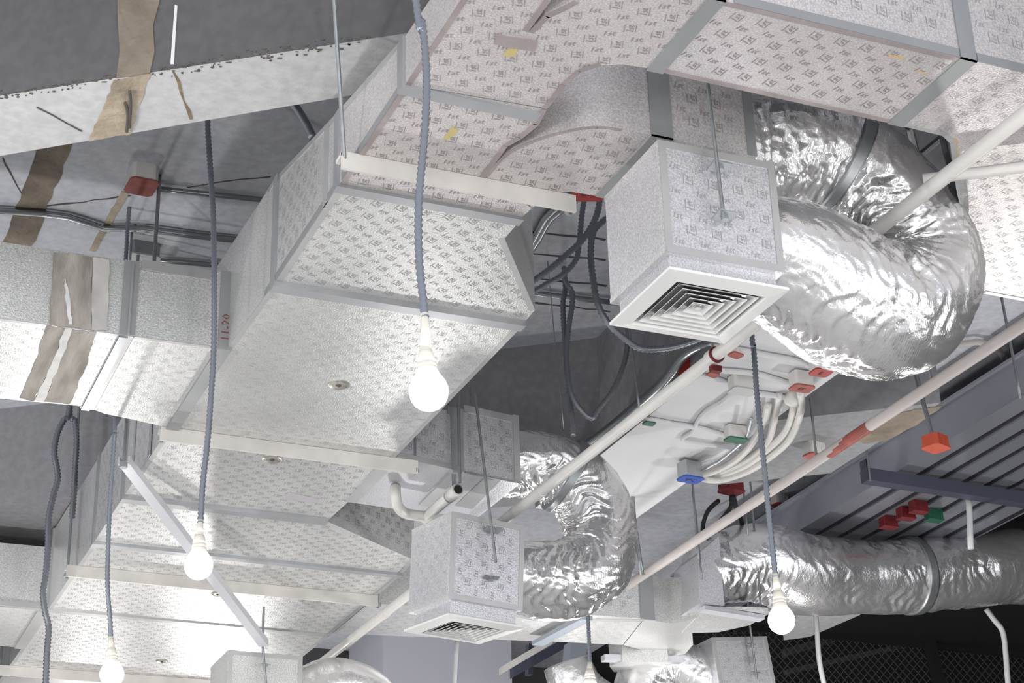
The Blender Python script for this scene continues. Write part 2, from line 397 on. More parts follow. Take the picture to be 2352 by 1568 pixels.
# ================================================================== MAIN DUCT
trunk = thing('main_duct', 'large foil faced rectangular duct running diagonally from lower left to upper right', 'duct', (.68, 2.2, 1.0))
ztop = lerp_table([(1.0, .99+.045), (1.425, 1.054), (1.698, 1.104), (1.933, 1.155), (9, 1.155)])
XL = .521; XF = .506
gap = .0012
S1 = [(XL, .95), (XL, 1.44)]+P2([(1256, 249), (1275, 228), (1300, 195), (1335, 165), (1380, 150), (1430, 148), (1490, 157), (1665, 1), (1560, -22), (1440, -22), (1380, -16), (1320, 0), (1292, 15), (1251, 34), (1213, 72), (1265, 0)])+[(.598, .95)]
duct_section(trunk, S1, 1.0, ztop, foil_aged, ink_dark, tape_rose, (0, 2, 3, 4, 5, 13, 14, 15, 16), .006, dict(rot=.35))
S2 = [(XL, 1.44+gap), (XL, 1.654)]+P2([(1190, 507), (1222, 478), (1250, 455), (1290, 442), (1310, 440), (1390, 444)])+P2([(1500, 311), (1385, 287), (1340, 290), (1280, 304), (1230, 319), (1180, 352), (1113, 403), (1137, 375), (1165, 336), (1199, 317), (1237, 286), (1254, 250)])
# split into the trunk part and the branch duct that leaves it (built below as its own thing)
S2 = [(XL, 1.44+gap), (XL, 1.654)]+P2([(1190, 507), (1222, 478), (1113, 405), (1137, 375), (1165, 336), (1199, 317), (1237, 286), (1256, 251)])
duct_section(trunk, S2, 1.0, ztop, foil_aged, ink_dark, tape_rose, (0, 4, 5, 6, 7, 8), .006, dict(rot=.2))
S4 = [(XL, 1.656), (XL, 1.90)]+[(.846, 1.90), (.8445, 1.86), (.737, 1.701), (.737, 1.656)]
duct_section(trunk, S4, 1.0, ztop, foil, ink_mid, tape, (0, 3), .0075, dict(rot=-.25))
S5 = [(XL, 1.902), (.508, 2.39), (.847, 2.39), (.8475, 1.902)]
duct_section(trunk, S5, 1.0, ztop, foil, ink_faint, tape, (0, 2), .007, dict(rot=.1))
S6 = [(.508, 2.392), (XF, 2.68), (.838, 2.68), (.842, 2.591), (.832, 2.415), (.846, 2.392)]
duct_section(trunk, S6, 1.0, ztop, foil, ink_mid, tape, (0,), .007, dict(rot=.1))
S7 = [(XF, 2.682), (XF, 2.91), (1.045, 2.91), (1.04, 2.83), (.84, 2.69)]
duct_section(trunk, S7, 1.0, ztop, foil, ink_mid, tape, (0, 2), .007, dict(rot=.1))
S8 = [(XF, 2.912), (.501, 3.31), (1.042, 3.31), (1.046, 2.912)]
duct_section(trunk, S8, 1.0, ztop, foil, ink_mid, tape, (0, 2), .007, dict(rot=.1))
S9 = [(.501, 3.312), (.497, 3.72), (1.03, 3.72), (1.042, 3.312)]
duct_section(trunk, S9, 1.0, ztop, foil, ink_mid, tape, (0, 2), .007, dict(rot=.1))
S10 = [(.497, 3.722), (.485, 4.4), (1.02, 4.4), (1.03, 3.722)]
duct_section(trunk, S10, 1.0, ztop, foil, None, tape, (0,), .007)
def seam(parent, x0, x1, y, wd, m, ztopv=None, drop=.004, side_w=None, yb=None):
    "flange across the underside, with its leg up the left side"
    yb = y if yb is None else yb
    obj('flange', poly_prism(B(), [Vector((x0, y-wd, 1-drop)), Vector((x1, yb-wd, 1-drop)), Vector((x1, yb+wd, 1-drop)), Vector((x0, y+wd, 1-drop))],
                             [Vector((x0, y-wd, 1.0)), Vector((x1, yb-wd, 1.0)), Vector((x1, yb+wd, 1.0)), Vector((x0, y+wd, 1.0))]), m, parent)
    if ztopv: obj('flange', box(x0-.003, x0, y-(side_w or wd), y+(side_w or wd), 1-drop, ztopv), m, parent)
seam(trunk, XL, .668, 1.447, .008, flange_m, ztop(1.44), .003)
seam(trunk, XL, .738, 1.655, .0075, flange_m, ztop(1.65), .004)
obj('tape_strip', box(XL-.0015, XL, 1.690, 1.705, 1.0, ztop(1.69)), tape, trunk, label='pale tape strip up the side of the duct')
seam(trunk, XL, .846, 1.901, .0085, flange_m, ztop(1.9), .008)
seam(trunk, XF, .836, 2.682, .009, flange_m, ztop(2.7), .007)
seam(trunk, XF, 1.045, 2.911, .008, flange_m, ztop(2.9), .005)
seam(trunk, .501, 1.04, 3.311, .007, tape, ztop(3.3), .003)
for yy in (2.50, 2.62, 3.02): obj('tape_strip', box(XF-.0012, XF, yy-.006, yy+.006, 1.0, ztop(yy)), tape, trunk)
# marks and tape up the left side
def side_marks(parent, x, y0, y1, z0, z1f, ink, rot=.2, **k):
    poly = [(-y1, z0), (-y0, z0), (-y0, z1f(y0)), (-y1, z1f(y1))]
    marks(parent, (x, 0, 0), (0, -1, 0), (0, 0, 1), (-1, 0, 0), poly, ink, rot=rot, margin=.007, lift=.0004, **k)
side_marks(trunk, XL, 1.72, 1.89, 1.0, ztop, ink_mid)
side_marks(trunk, XF-.001, 2.42, 2.60, 1.0, ztop, ink_mid)
side_marks(trunk, XF, 2.70, 2.9, 1.0, ztop, ink_mid)
side_marks(trunk, .5035, 2.93, 3.2, 1.0, ztop, ink_faint)
for y0, y1 in ((1.455, 1.64), (1.665, 1.89), (1.912, 2.09)):
    obj('edge_tape', slab4((XL, y0, 1.0), (XL, y1, 1.0), (XL, y1, 1.009), (XL, y0, 1.009), (-1, 0, 0), .001), tape_dark, trunk)
    obj('edge_tape', slab4((XL, y0, ztop(y0)-.007), (XL, y1, ztop(y1)-.007), (XL, y1, ztop(y1)), (XL, y0, ztop(y0)), (-1, 0, 0), .001), tape, trunk)
# near side of the widening pieces carries marks
def wall_marks(parent, a, b, z0, z1, ink, rot=0., **k):
    a, b = Vector((a[0], a[1], 0)), Vector((b[0], b[1], 0)); d = b-a; n = Vector((d.y, -d.x, 0)).normalized()
    if n.y > 0: n = -n
    L = d.length; marks(parent, a, d, (0, 0, 1), n, [(0, z0), (L, z0), (L, z1), (0, z1)], ink, rot=rot, **k)
wall_marks(trunk, (.84, 2.69), (1.04, 2.83), 1.0, 1.15, ink_mid, rot=.1)
# small things stuck on the duct: insulation washers, smears, patches
def washer(px, py, r=.015):
    c = PZ(px, py); t = obj('insulation_washer', lathe(c, (0, 0, -1), [(r, -.001), (r, .0012), (r*.86, .0022), (r*.62, .0012), (r*.6, .0016), (r*.36, .0014)], 28), pinm, trunk, smooth=False)
    obj('pin', lathe(c, (0, 0, -1), [(r*.26, 0), (r*.26, .0017), (r*.08, .0035)], 12), crackm, t)
washer(778, 883); washer(625, 1054); washer(500, 1363, .012); washer(372, 1517, .012)
def smear(l, m, par=None, z=1.0, name='glue_smear'): return obj(name, zpatch(jag(l, len(l)+int(l[0][0]), 2), z, .0007), m, par or trunk)
smear([(1038, 290), (1053, 297), (1030, 322), (1018, 318)], yellow); smear([(1165, 112), (1192, 110), (1182, 130), (1155, 126)], yellow)
smear([(968, 208), (974, 206), (972, 216), (966, 217)], yellow)
for l in ([(1140, 78), (1235, 92), (1228, 117), (1134, 100)],): obj('tape_patch', zpatch(l, 1.0, .0012), tape_rose, trunk, label='reddish tape patch at the duct split')
obj('tape_patch', zpatch([(665, 1130), (735, 1145), (725, 1156), (655, 1142)], 1.0, .0009), mat('lilac_tape', (.62, .58, .62), .45, .4), trunk)
obj('handwriting', (lambda bm: (stamp(bm, '11-20', PY(513, 757, 2.096), Vector((0, 0, 1)), Vector((-1, 0, 0)), .016, 0), bm)[1])(B()), ink_red, trunk) if False else None

# ================================================================== BRANCH DUCT TO THE RIGHT (upper)
up = thing('branch_duct', 'aged foil faced duct crossing the top right corner of the photo', 'duct', (1.2, 1.27, 1.0))
YN = 1.204
def zt2(y): return 1.092
U1 = [(.7505, YN), (1.0205, YN), (1.0205, 1.3305), (.7505, 1.330)]
duct_section(up, U1, 1.0, 1.092, foil_aged, ink_dark, tape_rose, (0, 2), .006, dict(rot=-.15))
U2 = [(1.024, YN), (1.024, 1.3305), (1.081, 1.332), (1.098, 1.342), (1.16, 1.419), (1.246, 1.518), (1.325, 1.610), (1.345, 1.627), (1.75, 1.63), (1.75, YN)]
duct_section(up, U2, 1.0, 1.092, foil_aged, ink_faint, tape, (1, 2, 3, 4, 5, 6, 7), .006, dict(rot=-.15))
for x, wx in ((.742, .009), (1.022, .0095)):
    obj('joint_tape', box(x-wx, x+wx, YN-.0018, 1.3315, .9985, 1.0), tape_dark, up, label='wide grey tape around the duct joint')
    obj('joint_tape', box(x-wx, x+wx, YN-.0018, YN, .9985, 1.092), tape_dark, up)
obj('edge_tape', box(.76, 1.011, YN-.0012, YN, 1.0, 1.010), tape_dark, up)
obj('edge_tape', box(1.033, 1.6, YN-.0012, YN, 1.0, 1.010), tape_dark, up)
wall_marks(up, (.76, YN), (1.01, YN), 1.012, 1.09, ink_mid, rot=0)
wall_marks(up, (1.035, YN), (1.4, YN), 1.012, 1.09, ink_mid, rot=0)
smear([(2042, 124), (2078, 132), (2076, 138), (2040, 130)], ochre, up); smear([(2186, 318), (2198, 318), (2205, 370), (2194, 365)], ochre, up)
smear([(2106, 162), (2130, 167), (2128, 171), (2104, 165)], ochre, up)

# ================================================================== TAKE-OFF DUCT 1 (feeds the large plenum box)
to1 = thing('takeoff_duct', 'short curved duct leaving the main duct above the large diffuser box', 'duct', (.8, 1.5, 1.0))
TB = P2([(1114, 404), (1160, 353), (1230, 319), (1280, 304), (1340, 291), (1400, 291), (1500, 311)])
TB = [(v.x, v.y) for v in resample([Vector((x_, y_, 0)) for x_, y_ in TB], .009)]
to_poly = TB+[(.919, 1.439), (.919, 1.575), (.80, 1.575)]+P2([(1310, 440), (1290, 442), (1250, 455), (1224, 477)])
duct_section(to1, to_poly, 1.0, 1.09, foil_aged, ink_dark, tape_rose, tuple(range(len(TB)-5)), .004, dict(rot=.2))
obj('joint_tape', box(.793, .818, 1.4372, 1.439, .9985, 1.09), tape_dark, to1, label='wide dark tape strip up the joint')
obj('joint_tape', box(.793, .818, 1.4372, 1.575, .9985, 1.0), tape_dark, to1)
obj('edge_tape', box(.908, .919, 1.4375, 1.439, 1.0, 1.09), tape_dark, to1)
wall_marks(to1, (.822, 1.439), (.908, 1.439), 1.005, 1.085, ink_dark, rot=0)

# ================================================================== LEFT BRANCH DUCTS
l1 = thing('branch_duct', 'foil duct with brown water stained plaster marks entering from the left edge', 'duct', (.2, 2.2, 1.0))
far = P2([(0, 915), (90, 922), (180, 930)]); 
Lp = [(.522, 2.097), (.397, 2.103), (.397, 2.356), (.413, 2.365), (.46, 2.374), (.5, 2.384), (.507, 2.388)]
duct_section(l1, [(.395, 2.103), (-.3, 2.12), (-.3, 2.39), (.27, 2.359), (.372, 2.349), (.395, 2.354)], 1.0, 1.105, foil, ink_faint, tape, (0,), .006, dict(rot=.1))
duct_section(l1, Lp, 1.0, 1.108, foil, ink_faint, tape, (0,), .006, dict(rot=.1))
obj('joint_tape', box(.378, .397, 2.1005, 2.103, 1.0, 1.105), tape_dark, l1); obj('flange', box(.387, .390, 2.0985, 2.1005, 1.0, 1.100), flange_m, l1)
obj('joint_tape', box(.377, .396, 2.103, 2.354, .9985, 1.0), tape, l1); obj('flange', box(.378, .389, 2.103, 2.352, .9955, .9985), galv, l1)
obj('joint_tape', box(.503, .5205, 2.094, 2.097, 1.0, 1.108), tape_dark, l1); obj('joint_tape', box(.503, .521, 2.094, 2.386, .9955, 1.0), tape_dark, l1)
obj('edge_tape', box(.40, .503, 2.0985, 2.1, 1.094, 1.108), tape, l1)
bm = B(); stamp(bm, '11-20', Vector((.512, 2.0935, 1.028)), Vector((0, 0, 1)), Vector((-1, 0, 0)), .017, 0); obj('handwriting', bm, ink_red, l1, label='small red handwritten number')
def ribbon(l0, l1_, z, m, seed, t, par, name, lab=None):
    "ragged band between two sight-line edges in plane z"
    L = jag(l0+l1_[::-1], seed, 3); return obj(name, zpatch(L, z, t), m, par, label=lab)
ribbon([(108, 745), (80, 830), (45, 912)], [(150, 752), (118, 835), (78, 918)], 1.0, plaster, 3, .0015, l1, 'plaster_stain', 'beige plaster stain across the duct underside')
ribbon([(150, 752), (118, 835), (78, 918)], [(166, 754), (135, 840), (100, 920)], 1.0, plaster_w, 4, .0018, l1, 'plaster_stain')
ribbon([(166, 754), (135, 840), (100, 920)], [(222, 762), (196, 845), (160, 926)], 1.0, plaster, 6, .0015, l1, 'plaster_stain', 'grey brown plaster stain across the duct underside')
def ypatch(l, y, t=.0014):
    pts = ys(l, y); return poly_prism(B(), pts, [p-Vector((0, t, 0)) for p in pts])
def yl1(px): return 2.1035
obj('plaster_stain', ypatch(jag([(124, 580), (212, 592), (208, 757), (115, 745)], 9, 3), 2.1028, .002), plaster, l1, label='brown plaster stain up the duct side')
obj('plaster_stain', ypatch(jag([(212, 592), (250, 597), (246, 760), (210, 757)], 10, 3), 2.1026, .0016), mat('pale_plaster', (.62, .60, .57), .9, 0, .3, 12), l1, label='pale plaster stain up the duct side')
obj('plaster_stain', ypatch(jag([(148, 640), (156, 660), (166, 745), (158, 745), (150, 690)], 11, 1.5), 2.1006, .001), plaster_w, l1)
l2 = thing('branch_duct', 'foil duct entering at the lower left edge behind the grey loop', 'duct', (.3, 3.45, 1.0))
duct_section(l2, [(.505, 3.313), (-.3, 3.34), (-.3, 3.58), (.495, 3.58)], 1.0, 1.12, foil, ink_faint, tape, (0,), .006, dict(rot=.1))
obj('joint_tape', box(.484, .505, 3.317, 3.578, .9965, 1.0), tape, l2)
wall_marks(l2, (.2, 3.32), (.48, 3.32), 1.0, 1.115, ink_mid, rot=.1)
obj('edge_tape', box(-.2, .5, 3.3105, 3.3135, 1.0, 1.01), tape, l2)

# ================================================================== TAKE-OFF DUCT 2 (feeds the smaller plenum box)
to2 = thing('takeoff_duct', 'short lilac foil duct with 1st prints just below the largest bulb', 'duct', (.95, 2.5, 1.0))
Yt = 2.41
pa_ = [(.8475, 2.385), (.962, Yt), (1.0665, 2.427), (1.063, 2.59), (.95, 2.60), (.845, 2.592), (.8345, 2.415)]
tops = [1.087, 1.098, 1.112, 1.112, 1.098, 1.09, 1.087]
bm = poly_prism(B(), [Vector((x, y, 1)) for x, y in pa_], [Vector((p[0], p[1], z)) for p, z in zip(pa_, tops)])
obj('duct_section', bm, foil_lilac, to2)
wall_marks(to2, (.8475, 2.385), (.944, 2.406), 1.0, 1.085, ink_dark, rot=0)
wall_marks(to2, (.968, 2.411), (1.056, 2.425), 1.0, 1.108, ink_dark, rot=math.pi/2)
def ystrip(par, x0, x1, y0, y1, z0, z1, m, t=.0018, name='edge_tape'):
    return obj(name, slab4((x0, y0, z0), (x1, y1, z0), (x1, y1, z1), (x0, y0, z1), (.1, -1, 0), t), m, par)
ystrip(to2, .944, .966, 2.4065, 2.4105, 1.0, 1.10, tape_dark, name='joint_tape')
ystrip(to2, .938, .966, 2.4055, 2.4105, 1.090, 1.1025, tape_dark, .0025, name='joint_tape')
ystrip(to2, 1.056, 1.0665, 2.4255, 2.427, 1.0, 1.113, tape); ystrip(to2, .85, .944, 2.3855, 2.406, 1.0, 1.008, tape)
ystrip(to2, .968, 1.056, 2.411, 2.4255, 1.100, 1.111, tape)
obj('joint_tape', zpatch([(1040, 1078), (1062, 1083), (985, 1160), (962, 1156)], 1.0, .003), tape, to2)
obj('joint_tape', zpatch([(872, 1062), (905, 1066), (820, 1150), (792, 1150)], 1.0, .0025), tape, to2)
obj('dark_tape_patch', zpatch([(1110, 1098), (1150, 1102), (1085, 1168), (1045, 1160)], 1.0, .0008), tape_dark, to2)
ystrip(to2, .968, 1.066, 2.4105, 2.4262, .998, 1.001, galv, .003, name='flange')

# ================================================================== FAR CROSS DUCT
cr = thing('cross_duct', 'far foil duct crossing below the smaller diffuser box toward the silver hose', 'duct', (1.4, 3.15, 1.0))
C1 = [(1.047, 3.085), (1.40, 3.038), (1.578, 3.022)]+[(1.62, 3.2), (1.45, 3.225), (1.33, 3.25), (1.044, 3.30)]
duct_section(cr, C1, 1.0, 1.088, foil, ink_faint, tape, (0,), .006, dict(rot=.1))
curve_near = P2([(1482, 1421), (1540, 1432), (1580, 1425), (1608, 1412)])
C2 = [(1.58, 3.0215)]+curve_near[1:]+[(1.70, 2.93), (1.70, 3.06)]+P2([(1590, 1452)])+P2([(1592, 1480), (1575, 1500), (1548, 1508), (1440, 1507), (1475, 1492)])+[(1.622, 3.20)]
zc = lambda y: 1.09
bm = poly_prism(B(), [Vector((x, y, 1)) for x, y in C2], [Vector((x, y, 1.09 if y > 2.99 else 1.108)) for x, y in C2])
obj('duct_section', bm, foil, cr, label='curved duct end with rounded lobe')
obj('end_plate', prism([(1.66, 2.935), (1.72, 2.905), (1.778, 2.895)]+P2([(1772, 1402), (1722, 1432), (1650, 1448)])+[(1.69, 3.08)], .997, 1.004), foil, cr, label='flat bright plate under the hose end')
obj('joint_tape', box(1.572, 1.600, 3.017, 3.0215, .998, 1.09), tape_dark, cr)
obj('joint_tape', zpatch([(1340, 1420), (1480, 1421), (1478, 1426), (1340, 1426)], 1.0, .001), tape, cr)
wall_marks(cr, (1.40, 3.038), (1.57, 3.0225), 1.005, 1.085, ink_mid)
# square end collar of the far hose
e0 = PY(1612, 1270, 2.93); 
bm = poly_prism(B(), [Vector((1.652, 2.935, 1.012)), Vector((1.703, 2.928, 1.010)), Vector((1.703, 3.05, 1.010)), Vector((1.66, 3.05, 1.012))],
                [Vector((1.658, 2.935, 1.110)), Vector((1.703, 2.928, 1.150)), Vector((1.703, 3.05, 1.150)), Vector((1.665, 3.05, 1.110))])
obj('end_collar', bm, foil_lilac, cr, label='tapered square collar at the duct end')
ag = thing('hanger_angle', 'pale angle iron under the far duct end beside the lower right bulb', 'bracket', PZ(1650, 1410, .99), group='angle iron hangers')
p, q = PZ(1612, 1398, .992), PZ(1750, 1420, .992); obj('angle_bar', bar(p, q, (0, .012, 0), (0, 0, .004)), strutm, ag)
q2 = PY(1750, 1395, q.y); obj('rod', tube([q, Vector((q.x, q.y, 1.30))], .0022, 8), rod_m, ag)
ag = thing('hanger_angle', 'pale angle iron under the rounded duct lobe at the bottom edge', 'bracket', PZ(1480, 1515, .985), group='angle iron hangers')
p, q = PZ(1385, 1511, .985), PZ(1565, 1516, .985); obj('angle_bar', bar(p, q, (0, .010, 0), (0, 0, .006)), strutm, ag)
obj('duct_stub', zpatch([(1400, 1530), (1430, 1519), (1535, 1521), (1500, 1543), (1410, 1543)], .975, -.05), foil, cr, label='lower stub of duct')

# ================================================================== TRAPEZE HANGERS
def trapeze(label, x0, x1, y, rods, zt=.985, m=iron_white, y1=None, hw=.0105):
    y1 = y if y1 is None else y1
    t = thing('trapeze_hanger', label, 'duct hanger', ((x0+x1)/2, y, zt))
    obj('angle_bar', bar((x0, y, zt+.0125), (x1, y1, zt+.0125), (0, hw, 0), (0, 0, .0022)), m, t)
    obj('angle_bar', bar((x0, y-hw+.002, zt+.004), (x1, y1-hw+.002, zt+.004), (0, .0018, 0), (0, 0, .010)), m, t)
    for (x, yy, top) in rods:
        top = Vector(top); bot = Vector((x, yy, zt-.006))
        r_ = obj('rod', tube([bot, top], .0024, 8), rod_m, t)
        obj('nut', lathe((x, yy, zt-.003), (0, 0, 1), [(.006, 0), (.006, .006)], 6), galv, r_)
    return t
trapeze('cream angle iron hanger under the main duct just below the curved branch', .502, .772, 1.592, [(.508, 1.588, PY(768, -8, 1.53)+(PY(768, -8, 1.53)-Vector((.508, 1.588, .99)))*.95), (.769, 1.592, (.769, 1.592, 1.35))])
trapeze('cream angle iron hanger under the main duct between the two round washers', .496, .884, 2.393, [(.50, 2.393, (.50, 2.396, 1.10)), (.881, 2.393, (.878, 2.393, 1.35))], y1=2.398)
trapeze('cream angle iron hanger under the far duct behind the bulb at the diagonal strut', .486, 1.047, 3.049, [(.49, 3.052, (.488, 3.06, 1.35)), (1.05, 3.049, (1.05, 3.049, 1.16))])
trapeze('cream angle iron hanger at the bottom left corner of the photo', .470, .962, 3.728, [(.48, 3.728, (.48, 3.728, 1.35)), (.958, 3.728, (.958, 3.728, 1.35))], y1=3.715)

# ================================================================== FOIL HOSES
def hose(parent, path, rads, seed, nr=170, step=.0034, amp=.006, squash=None, m=hosem, name='hose', freq=24.):
    pts = resample(path, step); n = len(pts); fr = frames(pts); bm = B(); rings = []
    def rad(t):
        k = t*(len(rads)-1); i = min(int(k), len(rads)-2); return rads[i]+(rads[i+1]-rads[i])*(k-i)
    curv = []
    for i in range(n):
        a, b, c = pts[max(i-6, 0)], pts[i], pts[min(i+6, n-1)]
        d = (c-b)-(b-a); L = max((c-a).length*.5, 1e-6); curv.append(d/(L*L))
    off = Vector((seed*3.7, seed*1.9, seed*5.3)); s = 0
    for i, (p, (t, a, b)) in enumerate(zip(pts, fr)):
        if i: s += (pts[i]-pts[i-1]).length
        ring = []; R = rad(i/(n-1)); e = min(1, min(i, n-1-i)/6)
        for k in range(nr):
            th = 2*math.pi*k/nr; dv = a*math.cos(th)+b*math.sin(th)
            kc = curv[i].dot(dv)*R                       # >0 on the inside of the bend, where folds bunch up
            ca, sa = math.cos(th), math.sin(th)
            ss = s+.55*R*noise.noise(Vector((ca*1.4, sa*1.4, s*8))+off)
            n1 = noise.noise(Vector((ss*freq*2.6, ca*1.2, sa*1.2))+off)
            n2 = noise.noise(Vector((ss*freq*6.0, ca*2.4, sa*2.4))+off*1.3)
            n3 = noise.noise(Vector((s*60+ca*5, ca*6, sa*6))+off*.7)
            n4 = noise.noise(Vector((s*10, ca*1.0, sa*1.0))+off*1.9)
            env = max(.24, min(1, .52+noise.noise(Vector((s*9, ca*1.1, sa*1.1))+off*2)*1.9))
            g = (1+3.2*max(0, min(kc, .8)))*env
            d = -amp*g*(abs(n1)*.85+abs(n2)*.62)-amp*.22*abs(n3)*(.4+env)+amp*(.25+.6*n4)
            ring.append(bm.verts.new(p+dv*(R+d*e)))
        rings.append(ring)
    for A, C in zip(rings, rings[1:]):
        for k in range(nr): bm.faces.new((A[k], A[(k+1) % nr], C[(k+1) % nr], C[k]))
    bm.faces.new(rings[0]); bm.faces.new(rings[-1])
    return obj(name, bm, m, parent, smooth=True), pts, fr, rad
def strap(parent, H, t0, wd=.016, m=strapm, extra=.004):
    _, pts, fr, rad = H; n = len(pts); L = sum((b-a).length for a, b in zip(pts, pts[1:])); i = int(t0*(n-1)); h = max(1, int(wd/2/(L/(n-1))))
    seg = pts[i-h:i+h+1]; return obj('strap', tube(seg, rad(t0)+extra, 64), m, parent, True)
h1 = thing('flexible_duct', 'large crinkled silver hose looping into the big diffuser box', 'flexible duct', (1.05, 1.5, .96))
pth = [(.915, 1.505, 1.045), (.97, 1.505, 1.062), (1.03, 1.505, 1.066), (1.09, 1.505, 1.045), (1.145, 1.505, 1.0), (1.166, 1.503, .945), (1.14, 1.498, .893), (1.085, 1.488, .868), (1.02, 1.475, .873), (.96, 1.464, .889), (.908, 1.463, .902)]
H1 = hose(h1, pth, [.062, .066, .068, .068, .066,   .066, .070, .076, .078, .072, .056], 1, 200, .0028, .0092)
strap(h1, H1, .25, .02)
h2 = thing('flexible_duct', 'medium crinkled silver hose curving into the smaller diffuser box', 'flexible duct', (1.18, 2.5, .96))
pth = [(1.06, 2.507, 1.056), (1.11, 2.507, 1.064), (1.165, 2.507, 1.062), (1.215, 2.505, 1.03), (1.238, 2.503, .975), (1.225, 2.50, .915), (1.18, 2.496, .880), (1.12, 2.492, .870), (1.06, 2.488, .870)]
H2 = hose(h2, pth, [.050, .056, .060, .062, .062, .062, .062, .060, .055], 2, 180, .0030, .0085)
strap(h2, H2, .27, .02)
h3 = thing('flexible_duct', 'long silver hose crossing the lower right below the grey metal trays', 'flexible duct', (2.1, 3.0, 1.12))
pth = [(1.695, 2.99, 1.082), (1.74, 2.99, 1.104), (1.80, 2.99, 1.124), (1.86, 2.99, 1.126), (1.92, 2.99, 1.115), (2.0, 2.99, 1.118), (2.10, 2.99, 1.128), (2.2, 2.99, 1.140), (2.3, 2.99, 1.158), (2.42, 2.99, 1.182), (2.6, 2.99, 1.20)]
H3 = hose(h3, pth, [.062, .076, .084, .080, .074, .076, .077, .079, .080, .080, .080], 3, 160, .0036, .0062, freq=18.)
st = strap(h3, H3, .545, .022)
q = H3[1][int(.545*(len(H3[1])-1))]; obj('rod', tube([q+Vector((0, 0, .05)), Vector((q.x, q.y, 1.214))], .0022, 8), rod_m, h3)
h4 = thing('flexible_duct', 'silver hose at the bottom edge leaving the lower left plenum box', 'flexible duct', (1.05, 3.2, .85))
H4 = hose(h4, [(.945, 3.21, .85), (1.0, 3.215, .868), (1.05, 3.22, .868), (1.10, 3.225, .845), (1.14, 3.23, .79), (1.15, 3.23, .70)], [.045, .056, .058, .058, .056, .055], 4, 120, .0042, .005)
h5 = thing('flexible_duct', 'crumpled silver hose end under the duct lobe at the bottom edge', 'flexible duct', (1.58, 3.3, .93))
H5 = hose(h5, [(1.57, 3.36, 1.0), (1.585, 3.36, .96), (1.61, 3.36, .93), (1.66, 3.36, .90), (1.70, 3.36, .85)], [.05, .055, .055, .055, .05], 5, 110, .0042, .008)
h6 = thing('flexible_duct', 'silver hose bending down beside the lilac box in the bottom right', 'flexible duct', (1.8, 3.3, 1.0))
H6 = hose(h6, [(1.70, 3.31, .90), (1.715, 3.31, .955), (1.76, 3.30, .995), (1.81, 3.29, .985), (1.85, 3.28, .965), (1.88, 3.28, .95)], [.05, .055, .058, .058, .056, .05], 6, 120, .0042, .005)

